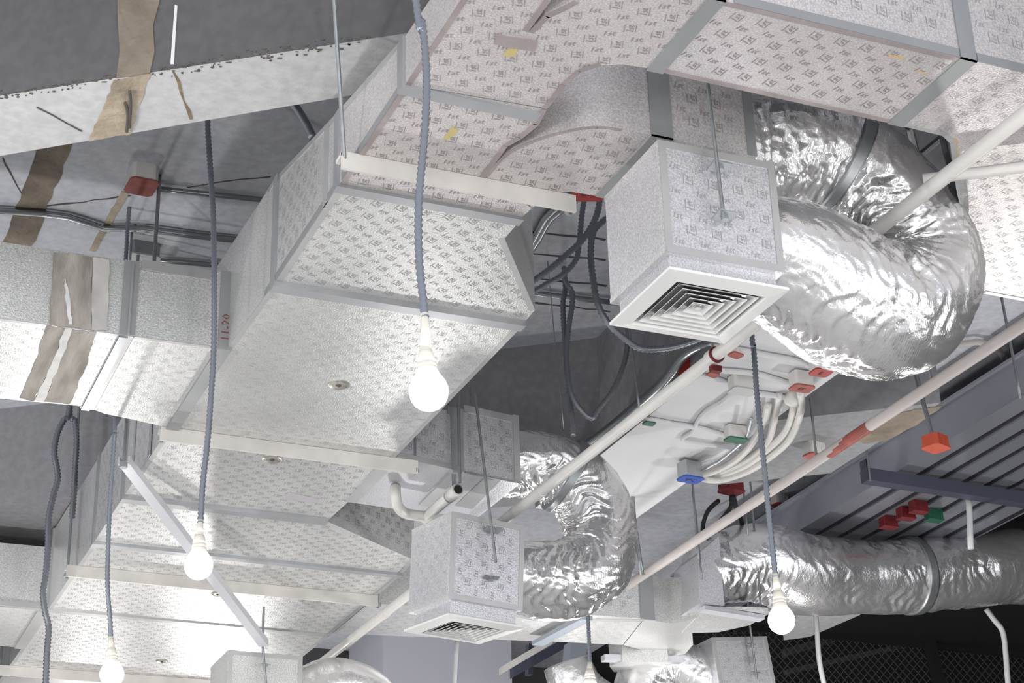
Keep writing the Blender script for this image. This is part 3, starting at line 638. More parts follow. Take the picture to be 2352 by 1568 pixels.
# ================================================================== PLENUM BOXES AND DIFFUSERS
def plenum(label, dlabel, O, yaw, tilt, wx, wy, hgt, neck_h, dsz, m, ink, dfr=.017, mrot=0., msize=.0095, only_box=False, left_ink=None):
    """box hung on rods; local frame: origin at the near left corner of the diffuser face, x along the near face, y away, z up"""
    Rm = Matrix.Rotation(yaw, 3, 'Z') @ Matrix.Rotation(tilt[0], 3, 'X') @ Matrix.Rotation(tilt[1], 3, 'Y'); O = Vector(O)
    def W(x, y, z): return O+Rm @ Vector((x, y, z))
    def lb(x0, x1, y0, y1, z0, z1): return poly_prism(B(), [W(x0, y0, z0), W(x1, y0, z0), W(x1, y1, z0), W(x0, y1, z0)], [W(x0, y0, z1), W(x1, y0, z1), W(x1, y1, z1), W(x0, y1, z1)])
    t = thing('plenum_box', label, 'plenum box', W(wx/2, wy/2, neck_h))
    ox = (dsz-wx)/2; oy = (dsz-wy)/2; x0, x1, y0, y1 = ox, ox+wx, oy, oy+wy
    obj('box_body', lb(x0, x1, y0, y1, neck_h, neck_h+hgt), m, t)
    ni = .007
    if not only_box:
        obj('neck', lb(x0+ni, x1-ni, y0+ni, y1-ni, .004, neck_h), m, t)
        obj('edge_tape', lb(x0+ni-.001, x1-ni+.001, y0+ni-.001, y0+ni, .004, neck_h*.28), tape, t)
    tw, tk = .008, .001
    for (a, b, c, d) in ((x0, x1, neck_h, neck_h+tw), (x0, x1, neck_h+hgt-tw, neck_h+hgt), (x0, x0+tw, neck_h+tw, neck_h+hgt-tw), (x1-tw, x1, neck_h+tw, neck_h+hgt-tw)):
        obj('edge_tape', lb(a, b, y0-tk, y0, c, d), tape, t)
    for (a, b, c, d) in ((y0, y1, neck_h, neck_h+tw*.7), (y0, y1, neck_h+hgt-tw*.8, neck_h+hgt), (y0, y0+tw*.6, neck_h+tw*.7, neck_h+hgt-tw*.8)):
        obj('edge_tape', lb(x0-tk, x0, a, b, c, d), foil, t)
    ex, ey, ez = Rm @ Vector((1, 0, 0)), Rm @ Vector((0, 1, 0)), Rm @ Vector((0, 0, 1))
    if ink: marks(t, W(x0, y0, neck_h), ex, ez, -ey, [(tw, tw), (wx-tw, tw), (wx-tw, hgt-tw), (tw, hgt-tw)], ink, rot=mrot, size=msize, margin=.006)
    if left_ink: marks(t, W(x0, y0, neck_h), ey, ez, -ex, [(tw, tw), (wy-tw, tw), (wy-tw, hgt-tw), (tw, hgt-tw)], left_ink, rot=.4, margin=.006)
    if only_box: return t, W
    d = thing('air_diffuser', dlabel, 'air diffuser', W(dsz/2, dsz/2, 0))
    def ring(i0, i1, z0, z1, th=.0012):
        "square ring sloping from inset i0 at height z0 to inset i1 at z1"
        bm = B(); vs = []
        for (i, z) in ((i0, z0), (i1, z1), (i1, z1+th), (i0, z0+th)):
            vs.append([bm.verts.new(W(*q, z)) for q in ((i, i), (dsz-i, i), (dsz-i, dsz-i), (i, dsz-i))])
        for A, C in zip(vs, vs[1:]+vs[:1]):
            for k in range(4): bm.faces.new((A[k], A[(k+1) % 4], C[(k+1) % 4], C[k]))
        return bm
    fr = obj('frame', ring(0, dfr, .0, -.0035, .003), diffm, d)
    obj('frame_lip', ring(dfr, dfr+.004, -.0035, .006, .001), diffm, d)
    obj('throat_shade', lb(dfr+.002, dsz-dfr-.002, dfr+.002, dsz-dfr-.002, .0185, .0195), darkin, d)
    step = (dsz/2-dfr-.004)/5.6
    for k in range(5):
        i = dfr+.006+k*step
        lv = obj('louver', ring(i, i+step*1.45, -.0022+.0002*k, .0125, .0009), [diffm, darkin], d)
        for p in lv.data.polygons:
            if p.normal.dot(ez) > .25: p.material_index = 1          # shade between the louvers painted as near-black back faces
    i = dfr+.006+5*step
    bm = B(); c = [W(i, i, -.001), W(dsz-i, i, -.001), W(dsz-i, dsz-i, -.001), W(i, dsz-i, -.001)]; j = i+.006
    u_ = [W(j, j, .004), W(dsz-j, j, .004), W(dsz-j, dsz-j, .004), W(j, dsz-j, .004)]
    poly_prism(bm, c, u_); obj('center_plate', bm, diffm, d)
    return t, W
t1, W1 = plenum('large foil box over the square white diffuser in the centre right', 'large square white diffuser right of centre with stepped louvers', (.7795, 1.396, .8195), 0, (0, 0), .135, .125, .128, .022, .1355, foil_lilac, ink_mid, .0165)
t2, W2 = plenum('smaller lilac printed foil box hanging in the lower middle', 'smaller white square diffuser seen at a shallow angle in the lower middle', (.936, 2.405, .772), math.radians(9), (math.radians(4), math.radians(1)), .128, .122, .132, .027, .134, foil_lilac, ink_dark, .017, math.pi/2, .0098, left_ink=ink_faint)
b3 = PY(527, 1490, 3.15)
t3, W3 = plenum('plain white foil box at the bottom edge left of centre', '', (b3.x, 3.15, b3.z-.16), 0, (0, 0), .139, .125, .135, .025, .139, foil, None, only_box=True)
b4 = PY(1655, 1462, 3.2); 
t4, W4 = plenum('lilac printed foil box at the bottom edge on the right', '', (b4.x+.002, 3.2, b4.z-.155), math.radians(3), (0, math.radians(-7)), .137, .12, .135, .02, .137, foil_lilac, ink_mid, only_box=True)

# hanger rods with plate washers
def plate(par, c, ex, ey, ez, hx=.012, hz=.010, tilt=.5):
    "small bent plate"
    c = Vector(c); n = (Vector(ez)*math.cos(tilt)+Vector(ey)*math.sin(tilt)).normalized(); s = (Vector(ey)*math.cos(tilt)-Vector(ez)*math.sin(tilt)).normalized()
    p = obj('plate', poly_prism(B(), [c-ex*hx-s*hz, c+ex*hx-s*hz, c+ex*hx+s*hz, c-ex*hx+s*hz], [v+n*.0016 for v in (c-ex*hx-s*hz, c+ex*hx-s*hz, c+ex*hx+s*hz, c-ex*hx+s*hz)]), galv, par)
    obj('nut', lathe(c-n*.004, n, [(.0042, 0), (.0042, .0055)], 6), galv, p)
X, Y, Z = Vector((1, 0, 0)), Vector((0, 1, 0)), Vector((0, 0, 1))
hr = thing('hanger_rod', 'thin steel rod with two plates on the front of the large box', 'hanger rod', PY(1660, 495, 1.388))
p0, p1 = PY(1625, 190, 1.385), PY(1662, 500, 1.385); obj('rod', tube([p1, p0, Vector((p0.x, p0.y, 1.35))], .0021, 8), rod_m, hr)
plate(hr, PY(1653, 384, 1.392), X, Y, Z, .0105, .009, .1); plate(hr, PY(1664, 498, 1.392), X, Y, Z, .0105, .010, .1)
hr = thing('hanger_rod', 'thin steel rod with two plates on the front of the smaller lilac box', 'hanger rod', PY(1138, 1290, 2.39))
p0, p1 = PY(1087, 870, 2.395), PY(1139, 1292, 2.395); obj('rod', tube([p1, p0, p0+(p0-p1)*.66], .0023, 8), rod_m, hr)
plate(hr, PY(1132, 1219, 2.405), X, Y, Z, .0125, .012, .1); plate(hr, PY(1128, 1327, 2.412), X, Y, Z, .0125, .004, .3)
hr = thing('hanger_rod', 'thin rod in front of the plain white box at the bottom edge', 'hanger rod', PY(608, 1568, 3.14))
p0, p1 = PY(603, 1478, 3.142), PY(613, 1590, 3.142); obj('rod', tube([p1, p0, Vector((p0.x, p0.y, .99))], .0024, 8), rod_m, hr); plate(hr, PY(610, 1527, 3.145), X, Y, Z, .009, .003, .2)
hr = thing('hanger_rod', 'thin rod with two plates in front of the lilac box at the bottom right', 'hanger rod', PY(1735, 1555, 3.19))
p0, p1 = PY(1722, 1432, 3.19), PY(1738, 1558, 3.19); obj('rod', tube([p1, p0, Vector((p0.x, p0.y, 1.3))], .0024, 8), rod_m, hr)
plate(hr, PY(1725, 1480, 3.195), X, Y, Z, .011, .003, .2); plate(hr, PY(1735, 1545, 3.195), X, Y, Z, .011, .003, .2)

# ================================================================== PENDANT BULBS
def pendant(label, y, path, c, rpx, sleeve, axis_px, cordr=.0036, up_to=1.35, cordm=flexm, grey_low=None, vis=True):
    C = PY(*c, y); r = rpx*C.dot(FWD)/FPX; S0 = PY(*axis_px, y); ax = (S0-C).normalized()
    t = thing('pendant_bulb', label, 'pendant lamp', C, group='temporary bare bulbs on grey cords')
    pts = ys(path, y); d = pts[0]-pts[1]; top = pts[0]+Vector((d.x/d.z*(up_to-pts[0].z)*.4, 0, up_to-pts[0].z)); 
    obj('cord', ribbed([top]+pts, cordr), cordm, t, smooth=True)
    # screw cap, socket, sleeve
    obj('bulb', lathe(C, ax, [(r*.02, -r), (r*.3, -r*.955), (r*.55, -r*.835), (r*.78, -r*.63), (r*.93, -r*.36), (r, 0), (r*.975, r*.24), (r*.90, r*.47), (r*.78, r*.68), (r*.68, r*.82)], 32), bulbm, t, smooth=True)
    obj('bulb_neck', lathe(C, ax, [(r*.68, r*.82), (r*.60, r*1.02), (r*.53, r*1.22), (r*.49, r*1.36)], 28), creamm, t, smooth=True)
    obj('socket_collar', lathe(C, ax, [(r*.50, r*1.34), (r*.52, r*1.40), (r*.52, r*1.50)], 28), collarm, t)
    obj('socket', lathe(C, ax, [(r*.50, r*1.48), (r*.47, r*1.75), (r*.40, r*2.02), (r*.34, r*2.25)], 24), creamm, t, smooth=True)
    sl = pts[-1]
    obj('sleeve', tube([C+ax*r*2.2, C+ax*r*2.2+(sl-C-ax*r*2.2)*.6, sl+(pts[-2]-sl).normalized()*.006], [r*.30, r*.26, r*.20], 14), creamm, t, smooth=True)
    return t
pendant('largest glowing bare bulb hanging in front of the main duct', 1.258, [(955, 0), (968, 45), (976, 110), (980, 190), (976, 300), (965, 420), (961, 500), (963, 600), (972, 690), (977, 735)], (985, 900), 45.5, None, (977, 800), .0038)
pendant('glowing bare bulb in front of the diagonal strut at lower left', 1.973, [(477, 272), (480, 340), (488, 460), (491, 560), (492, 660), (491, 800), (484, 920), (476, 1020), (466, 1110), (460, 1205)], (456, 1299), 32.5, None, (458, 1240), .0040, cordm=flexm)
pendant('glowing bare bulb at the bottom edge on the far left', 2.401, [(266, 945), (263, 1000), (255, 1120), (249, 1240), (247, 1340), (253, 1420), (255, 1472)], (257, 1549), 27.5, None, (256, 1500), .0036)
pendant('glowing bare bulb hanging alone at lower right below the silver hose', 1.825, [(1724, 745), (1731, 800), (1738, 900), (1748, 1000), (1756, 1080), (1765, 1170), (1773, 1250), (1781, 1325)], (1795, 1425), 31, None, (1788, 1365), .0040)
pendant('cord and socket of a bulb just below the bottom edge right of centre', 2.85, [(1350, 1405), (1352, 1450), (1354, 1500), (1355, 1528)], (1356, 1592), 25, None, (1355, 1560), .0040, up_to=1.35)

# ================================================================== CONDUITS AND PIPES
def run(name, label, cat, pts, r, m, smooth=False, n=12, step=.03, group=None, sm=True):
    o = obj(name, pipe(pts, r, n, step, smooth), m, None, sm); return props(o, label, cat, group)
# long white pipe threading both hose loops
c1 = thing('white_conduit', 'long straight white pipe threading through both silver hose loops', 'conduit', (1.082, 1.8, .955))
zc1 = .955; pA = PZ(2352, 264, zc1); pB = PZ(745, 1516, zc1); d = (pB-pA)
obj('pipe', pipe([pA-d*.12, pB+d*.02], .0082, 16, .2, False), pvc, c1, True)
k = next(i/2000 for i in range(2000) if (lambda v: 784-FPX*v.dot(UPV)/v.dot(FWD))(pA+d*(i/2000)) > 820); cc = pA+d*k; dn = d.normalized()
obj('clamp', tube([cc-dn*.007, cc+dn*.007], .0105, 18), pvc, c1); obj('clamp_bolt', bar(cc-dn*.004+Vector((.002, 0, -.016)), cc+dn*.004+Vector((.002, 0, -.016)), (.007, 0, 0), (0, 0, .004)), rustred, c1)
obj('clamp', tube([cc-dn*.010, cc-dn*.007], .0108, 18), rustred, c1)
for py in (1132, 1408):
    k = next(i/2000 for i in range(2000) if (lambda v: 784-FPX*v.dot(UPV)/v.dot(FWD))(pA+d*(i/2000)) > py); obj('coupling', tube([pA+d*k-d.normalized()*.012, pA+d*k+d.normalized()*.012], .0092, 16), pvc, c1)
obj('rod', tube([cc+Vector((0, 0, .01)), Vector((cc.x, cc.y, 1.35))], .002, 8), rod_m, c1)
c2_ = thing('white_conduit', 'long grey white pipe running above the trays from the right edge', 'conduit', (1.527, 2.2, 1.05))
zc2 = 1.05; pA = PZ(2352, 745, zc2); pB = PZ(1478, 1320, zc2); d = pB-pA
obj('pipe', pipe([pA-d*.3, pB+d*.06], .0088, 16, .2, False), pvc_pink, c2_, True)
a, b = PZ(1905, 1040, zc2-.0002), PZ(1998, 978, zc2-.0002)
obj('red_paint', tube([a, b], .0091, 16), redfade, c2_, label='red painted length of the pipe')
for px, py in ((1876, 1060), (2140, 885), (1600, 1240)):
    q = PZ(px, py, zc2); obj('rod', tube([q, Vector((q.x, q.y, 1.35 if px > 2000 or px < 1700 else 1.16))], .0022, 8), rod_m, c2_)
bx = PZ(2120, 412, .985); by = PZ(2352, 383, .985)
run('support_pipe', 'cream pipe lying against the duct underside at the right edge', 'pipe', [bx, by+(by-bx)*.8], .0062, pvc)
q = thing('sprinkler_pipe', 'short white pipe with elbow and open end beneath the lilac duct', 'pipe', PZ(960, 1180, .97))
zz = .965
pp = [PZ(908, 1118, .995), PZ(909, 1140, .975), PZ(914, 1162, zz), PZ(930, 1178, zz), PZ(962, 1184, zz), PZ(985, 1186, zz)]
obj('elbow_pipe', pipe(pp, .0085, 14, .006), pvc, q, True)
a, b = PZ(975, 1190, zz), PZ(1052, 1124, zz)
obj('pipe', tube([a, b], .0085, 16), pvc, q, True); dd = (b-a).normalized()
obj('coupling', tube([b-dd*.030, b], .0098, 16), pvc, q, True); obj('opening_shade', tube([b-dd*.004, b+dd*.0006], .0068, 16), darkin, q)
obj('coupling', tube([b-dd*.034, b-dd*.030], .0095, 16), steelpipe, q)
obj('bracket', bar(b-dd*.016, b-dd*.016+Vector((0, 0, .03)), (.004, 0, 0), (0, .002, 0)), galv, q)
hr = thing('hanger_rod', 'pale rod pair in front of the lilac printed duct under the big bulb', 'hanger rod', PY(1056, 1100, 2.39))
p = PY(1056, 1108, 2.39); obj('rod', tube([p, Vector((p.x, p.y, 1.35))], .0028, 8), rod_m, hr)
p = PY(1080, 940, 2.43); obj('rod', tube([p, Vector((p.x, p.y, 1.35))], .0024, 8), rod_m, hr)
# diagonal pale strut
st = thing('diagonal_strut', 'long pale channel strut slanting below the main duct at lower left', 'strut', PZ(440, 1270, .95))
a = PY(284, 1062, 2.50); b = PY(606, 1482, 3.13); wv = Vector((.0072, -.0043, 0))
obj('channel', bar(a, b, wv, (0, 0, .0022)), strutm, st); obj('channel_edge', bar(a+wv*.9+Vector((0, 0, .004)), b+wv*.9+Vector((0, 0, .004)), (.0012, 0, 0), (0, 0, .006)), strutm, st); obj('channel_edge', bar(a-wv*.9+Vector((0, 0, .004)), b-wv*.9+Vector((0, 0, .004)), (.0012, 0, 0), (0, 0, .006)), strutm, st)
obj('rod', tube([a, Vector((a.x, a.y, 1.35))], .0026, 8), rod_m, st)
obj('nut', lathe(a+Vector((0, 0, -.008)), Z, [(.006, 0), (.006, .008)], 6), galv, st)
p = PZ(367, 402, 1.35); p = Vector((p.x, p.y, 1.12)); o_ = run('hanger_rod', 'dark rod standing between the slab and the left stained duct', 'hanger rod', [p, Vector((p.x, p.y, 1.35))], .0028, rod_m)
p = PZ(303, 532, 1.35); p = Vector((p.x, p.y, 1.20)); run('hanger_rod', 'thin short rod behind the left stained duct edge', 'hanger rod', [p, Vector((p.x, p.y, 1.35))], .002, rod_m)
# slab conduits on the left
zc_ = 1.342
def slabrun(label, l, r=.0042, m=steelpipe, z=zc_, cat='conduit', smooth=True): return run('slab_conduit', label, cat, zs(l, z), r, m, smooth, 8, .03)
slabrun('dark pipe on the slab running from the left edge past the tan line', [(-40, 482), (60, 488), (150, 497), (210, 515), (255, 528), (300, 523), (350, 528), (440, 540), (560, 553), (700, 565)], .0052)
slabrun('grey conduit on the slab leaving the red box', [(362, 433), (440, 442), (540, 452), (640, 463), (740, 472)], .0042)
slabrun('dark conduit on the slab just above the left duct', [(355, 598), (420, 602), (520, 612), (640, 625)], .0042)
run('flexible_conduit', 'dark flexible conduit dipping below the beam left of the main duct', 'conduit', ys([(600, 150), (640, 195), (672, 236), (690, 262), (706, 290), (720, 320)], 1.80), .0052, flexd, True, 9, .006)
# centre conduits on the slab
slabrun('left one of two bent steel conduits between main duct and red box', [(1205, 590), (1225, 552), (1240, 525), (1256, 497), (1282, 474), (1330, 440)], .0055, galv)
slabrun('right one of two bent steel conduits between main duct and red box', [(1212, 585), (1240, 545), (1256, 515), (1275, 490), (1300, 475), (1350, 440)], .0055, galv)
slabrun('straight conduit along the slab joint right of the main duct', [(1180, 667), (1290, 681), (1420, 696)], .0046)
G = 'grey corrugated flexible conduits'
def flexrun(label, pts, r=.0045, m=flexd): 
    o = obj('flexible_conduit', ribbed(pts, r, .0060, 8), m, None, True); return props(o, label, 'conduit', G)
flexrun('corrugated conduit dropping straight from the red box then bending left', ys([(1343, 452), (1337, 490), (1330, 560), (1322, 598), (1290, 632), (1250, 655), (1205, 682)], 2.05))
flexrun('corrugated conduit sweeping from red box down left across its neighbour', ys([(1377, 442), (1376, 470), (1366, 505), (1340, 548), (1300, 586), (1260, 620), (1210, 655)], 2.02), .005)
flexrun('corrugated conduit hanging past the left edge of the big box to the diffuser corner', ys([(1420, 485), (1385, 508), (1362, 535), (1357, 585), (1362, 640), (1374, 700), (1400, 745), (1440, 781), (1475, 801), (1530, 799), (1575, 789), (1620, 772)], 1.95), .005)
flexrun('corrugated conduit forming a deep loop with a pointed bottom', [PY(1296, 668, 2.33)+Vector((0, 0, .03))]+ys([(1304, 656), (1313, 668), (1314, 700), (1307, 745), (1302, 800), (1303, 860), (1316, 912), (1342, 950), (1361, 960), (1374, 940), (1405, 900), (1428, 850), (1440, 800), (1442, 740)], 2.33), .0048)
flexrun('corrugated conduit falling straight beside the deep loop', [PY(1298, 664, 2.345)+Vector((0, 0, .04))]+ys([(1298, 664), (1293, 700), (1297, 780), (1305, 870), (1311, 930), (1317, 1000)], 2.345), .0048)
flexrun('dark corrugated conduit looping over a hook at the left wall beam', [PY(158, 946, 3.0)+Vector((0, 0, .12))]+ys([(158, 946), (148, 962), (132, 995), (125, 1040), (133, 1095), (122, 1140), (112, 1190), (110, 1260), (105, 1320), (99, 1360), (104, 1405), (112, 1440), (108, 1500), (104, 1600)], 3.0), .006, flexd)
flexrun('dark corrugated conduit hanging behind the hooked loop at left', [PY(160, 947, 3.06)+Vector((0, 0, .12))]+ys([(160, 947), (172, 965), (176, 1010), (173, 1070), (170, 1130), (165, 1190)], 3.06), .006, flexd)
run('steel_conduit', 'thick dark steel pipe bending up along the left side of the white beam', 'conduit', xs([(1335, 1032), (1400, 984), (1470, 925), (1515, 885), (1545, 850), (1568, 818), (1600, 795), (1650, 776)], 1.262), .0085, steelpipe, True, 12, .012)
run('drop_wire', 'hair thin wire hanging left of the deep loop', 'wire', ys([(1258, 600), (1275, 790), (1295, 985)], 2.33), .0008, rod_m)
run('hanger_rod', 'thin rod left of the white beam behind the big diffuser', 'hanger rod', [PY(1440, 735, 2.3)+Vector((0, 0, .08)), PY(1447, 770, 2.3), PY(1470, 950, 2.3)], .0018, rod_m)
run('support_rod', 'dark rod hanging straight down right of the smaller hose', 'hanger rod', [PY(1455, 1185, 2.75)+Vector((0, 0, .2)), PY(1455, 1185, 2.75), PY(1475, 1320, 2.75)], .004, rod_m)

# painted conduits and boxes under the white beam
zw = ZB3-.005
WG = 'white painted conduits on the white beam'
def wrun(label, l, r=.0046, z=zw, smooth=True): return run('painted_conduit', label, 'conduit', zs(l, z), r, soffitm, smooth, 8, .01, WG)
wrun('white painted conduit nearest the silver hose on the white beam', [(1640, 795), (1699, 803), (1760, 815), (1824, 827), (1868, 842)])
wrun('white painted conduit ending at the right red cover', [(1600, 843), (1650, 850), (1730, 857), (1776, 869), (1825, 885)])
wrun('white painted conduit ending at the grey covered box', [(1590, 857), (1623, 864), (1660, 875), (1692, 886)])
wrun('white painted conduit between grey covered box and round fitting', [(1735, 902), (1770, 907), (1812, 914)])
wrun('thin painted conduit curving from grey covered box and doubling back', [(1680, 905), (1655, 925), (1625, 942), (1603, 966), (1592, 990), (1572, 1003), (1567, 1010), (1580, 1014), (1630, 1022), (1700, 1030)], .0036)
wrun('white painted conduit running into the green covered box', [(1490, 962), (1540, 972), (1574, 977), (1608, 983), (1640, 992), (1675, 1003)])
CG = 'curved white pipes to the blue box'
def crun(label, l, z=1.118, r=.006, m=pvc): return run('curved_conduit', label, 'conduit', zs(l, z), r, m, True, 10, .008, CG)
crun('outermost of the four curved white pipes', [(1838, 900), (1841, 930), (1829, 978), (1805, 1019), (1754, 1060), (1713, 1084), (1660, 1101), (1625, 1101), (1600, 1093)])
crun('second outermost of the four curved white pipes', [(1824, 918), (1819, 954), (1802, 993), (1763, 1031), (1713, 1070), (1650, 1094), (1605, 1097)], 1.125)
crun('third of the four curved white pipes counted from outside', [(1789, 905), (1783, 940), (1776, 973), (1761, 1017), (1713, 1056), (1650, 1086), (1605, 1094)], 1.130)
crun('innermost of the four curved white pipes', [(1764, 930), (1757, 960), (1742, 993), (1717, 1031), (1684, 1060), (1640, 1082), (1600, 1092)], 1.122)
crun('thin bright steel tube above the curved white pipes', [(1726, 960), (1722, 980), (1715, 1002), (1698, 1022), (1654, 1058), (1635, 1068), (1600, 1090)], 1.112, .0028, galv)

def jbox(label, c, sx, sy, h, cover, body=pvc, yaw=0., text=None, tsize=.018, cham=.28, lip=1.0, group='junction boxes', ink=ink_black):
    "electrical box hung upside down: octagonal body, cover plate on its underside, knock-outs on the sides"
    c = Vector(c); t = thing('junction_box', label, 'junction box', c, group=group); Rz = Matrix.Rotation(yaw, 3, 'Z')
    def octa(k, z): 
        a, b = sx*k, sy*k; q = cham*min(a, b)
        return [c+Rz @ Vector((x, y, z)) for x, y in ((-a+q, -b), (a-q, -b), (a, -b+q), (a, b-q), (a-q, b), (-a+q, b), (-a, b-q), (-a, -b+q))]
    obj('box_body', poly_prism(B(), octa(.92, .002), octa(.92, h)), body, t)
    obj('cover', poly_prism(B(), octa(lip, 0), octa(lip, .0025)), cover, t)
    for k in (-1, 1):
        o = c+Rz @ Vector((k*sx*.4, -sy*.92, h*.55)); obj('knockout', lathe(o, Rz @ Vector((0, -1, 0)), [(sx*.16, -.001), (sx*.16, .0008)], 12), body, t)
    if text:
        bm = B(); stamp(bm, text, c+Vector((0, 0, -.0006)), Rz @ Vector((1, 0, 0)), Rz @ Vector((0, 1, 0)), tsize, 0); obj('lettering', bm, ink, t)
    return t
jbox('junction box with a faded red cover on the slab at upper left', PZ(325, 430, 1.322), .021, .024, .028, redfade, pvc, .05)
jbox('dark grey junction box tucked above the left duct edge', PZ(330, 596, 1.325), .024, .016, .025, greycover, steelpipe)
jbox('bright red covered box between the curved duct and the big box', PZ(1350, 444, 1.10), .021, .020, .03, redm, steelpipe, -.35, 'EL', .016)
jbox('red covered box on the white beam touching the silver hose', PZ(1886, 857, zw-.022), .016, .013, .024, redm, pvc, 0, 'E', .014)
jbox('red covered box at the right end of the white beam conduits', PZ(1842, 893, zw-.024), .018, .013, .026, redfade, pvc, 0, 'EL', .012)
jbox('grey covered box with rusty side on the white beam', PZ(1707, 900, zw-.022), .022, .014, .024, greycover, pvc, 0)
jbox('green covered box on the white beam beside the curved pipes', PZ(1691, 1012, zw-.022), .019, .011, .024, greenm, pvc, 0)
jbox('blue covered box below the white beam at the pipe ends', PZ(1586, 1102, 1.098), .021, .015, .03, bluem, galv, .1, 'AC', .017)
jbox('small green covered box peeking below the white pipe', PZ(1491, 974, zw-.008), .010, .007, .009, greenm, pvc, 0)
jbox('small red plate under the white pipe by its clamp', PZ(1690, 817, zw-.01), .011, .008, .012, redfade, pvc, .3)
jbox('small red plate partly hidden behind the white pipe', PZ(1637, 862, zw-.01), .010, .007, .012, redfade, pvc, .3)
b_ = jbox('upright red plate on the side of the white beam', PX(1574, 872, 1.281), .0055, .012, .045, redm, redm, 0, cham=.05)
jbox('faded red box where the grey white pipe turns', PZ(1872, 1050, 1.135), .020, .013, .025, redfade, pvc, .2)
jbox('dark maroon box in the shadow behind the pipes', PZ(1680, 1130, 1.22), .024, .018, .03, rustred, rustred, .2)
jbox('small maroon box in the shade left of the trays', PZ(1792, 1162, 1.328), .019, .014, .022, redfade, pvc, .2)
TG = 'junction boxes by the metal trays'
o_ = jbox('orange red covered box hanging from a rod before the trays', PZ(2150, 1030, 1.0), .019, .016, .019, orangem, orangem, .35, None, group=TG)
c = PZ(2150, 1030, 1.0); obj('rod', tube([Vector((c.x-.004, c.y, 1.02)), Vector((c.x-.004, c.y+.06, 1.35))], .0035, 8), steelpipe, o_)
for lab, px, py, m in (('dark red box, lowest of the three red boxes under the trays', 2042, 1212, rustred), ('dark red box, middle of the three red boxes under the trays', 2082, 1192, rustred), ('dark red box, highest of the three red boxes under the trays', 2111, 1177, rustred), ('green covered box beside the three red boxes under the trays', 2146, 1196, greenm)):
    jbox(lab, PZ(px, py, 1.19), .018, .011, .022, m, m, 0, cham=.12, group=TG)
ft = obj('pipe_fitting', lathe(PZ(1821, 916, zw-.004), (1, .2, -.1), [(.008, -.012), (.012, -.008), (.013, 0), (.012, .008), (.009, .012)], 16), pvc, None, True); props(ft, 'round white pipe fitting at the top of the curved pipes', 'pipe fitting')

# ================================================================== METAL TRAYS (lower right ceiling)
tr = thing('metal_tray_ceiling', 'row of long grey metal trays with dark gaps at lower right', 'metal ceiling', (2.1, 2.2, 1.215))
x = 1.941; ZT = 1.215; Y0, Y1 = .9, 3.55
obj('tray_side', box(1.936, 1.941, Y0, Y1, ZT-.002, ZT+.070), traym, tr)
obj('tray_flange', box(1.928, 1.941, Y0, Y1, ZT+.065, ZT+.070), traym, tr)
while x < 2.29:
    obj('tray', box(x, x+.0385, Y0, Y1, ZT-.002, ZT+.03), traym, tr); obj('tray_gap_shade', box(x+.0385, x+.0525, Y0, Y1, ZT-.001, ZT+.03), trayd, tr)  # black flush strip painted in for the shaded gap between trays
    obj('tray_lip', box(x+.0525, x+.0535, Y0, Y1, ZT-.0045, ZT-.002), traym, tr)
    x += .0525
p, q = PZ(1985, 1092, 1.192), PZ(2352, 1148, 1.192); d = q-p
sb = thing('strut_rail', 'dark navy strut rail crossing under the metal trays', 'strut', p)
obj('rail', bar(p, q+d*.35, (0, .012, 0), (0, 0, .012)), navy, sb); obj('end_plate', bar(p+Vector((.003, 0, .012)), p+Vector((.003, 0, .03)), (.003, 0, 0), (0, .010, 0)), navy, sb)
obj('rod', tube([p+Vector((.002, -.014, -.015)), Vector((p.x+.002, p.y-.014, 1.35))], .0022, 8), rod_m, sb)
q = PZ(2300, 690, 1.2); run('hanger_rod', 'thin rod right of the silver hose before the grey slab', 'hanger rod', [PY(2298, 670, 2.0)+Vector((0, 0, 1.35-PY(2298, 670, 2.0).z)), PY(2298, 670, 2.0), PY(2345, 915, 2.0)], .0022, rod_m)
slabrun('curved pale conduit on the slab at the right edge', [(2080, 808), (2170, 796), (2240, 785), (2285, 795), (2310, 830), (2318, 865)], .006, pvc_pink, 1.335)
run('white_cable', 'grey cable dropping through the navy rail to the silver hose', 'cable', ys([(2222, 1128), (2226, 1160), (2229, 1240), (2230, 1260)], PZ(2222, 1128, 1.212).y), .006, cablew, True, 8)
run('white_cable', 'white cable hanging below the silver hose near the lower right bulb', 'cable', ys([(1873, 1405), (1876, 1440), (1880, 1500), (1886, 1540), (1900, 1600)], 3.2), .0055, cablew, True, 8, .01)
run('white_cable', 'white cable curving down from the silver hose at far right', 'cable', ys([(2265, 1398), (2285, 1425), (2303, 1450), (2310, 1500), (2313, 1540), (2318, 1600)], 3.2), .0062, cablew, True, 8, .01)
run('white_cable', 'thin pale cable below the smaller diffuser', 'cable', ys([(1050, 1470), (1047, 1510), (1042, 1600)], 3.4), .005, cablew, True, 8, .01)
# cables in the dark behind the trays
for lab, l in (('left black cable drooping in the shadow below the white beam', [(1650, 1150), (1625, 1175), (1614, 1215), (1622, 1260)]), ('middle black cable drooping in the shadow below the white beam', [(1680, 1140), (1678, 1165), (1655, 1195), (1630, 1220)]), ('right black cable drooping in the shadow below the white beam', [(1685, 1140), (1692, 1170), (1703, 1195), (1706, 1230)])):
    run('black_cable', lab, 'cable', zs(l, 1.2), .0045, blackp, True, 8, .01, 'black cables from the maroon box')
for lab, l in (('thin rod left of the corrugated cord over the far duct', [(1597, 1170), (1612, 1330)]), ('thin rod at the start of the long silver hose', [(1590, 1110), (1605, 1285)]), ('thin rod beside the corrugated cord below the trays', [(1705, 1100), (1718, 1230)])):
    run('hanger_rod', lab, 'hanger rod', ys(l, 2.9), .0018, rod_m, n=6)
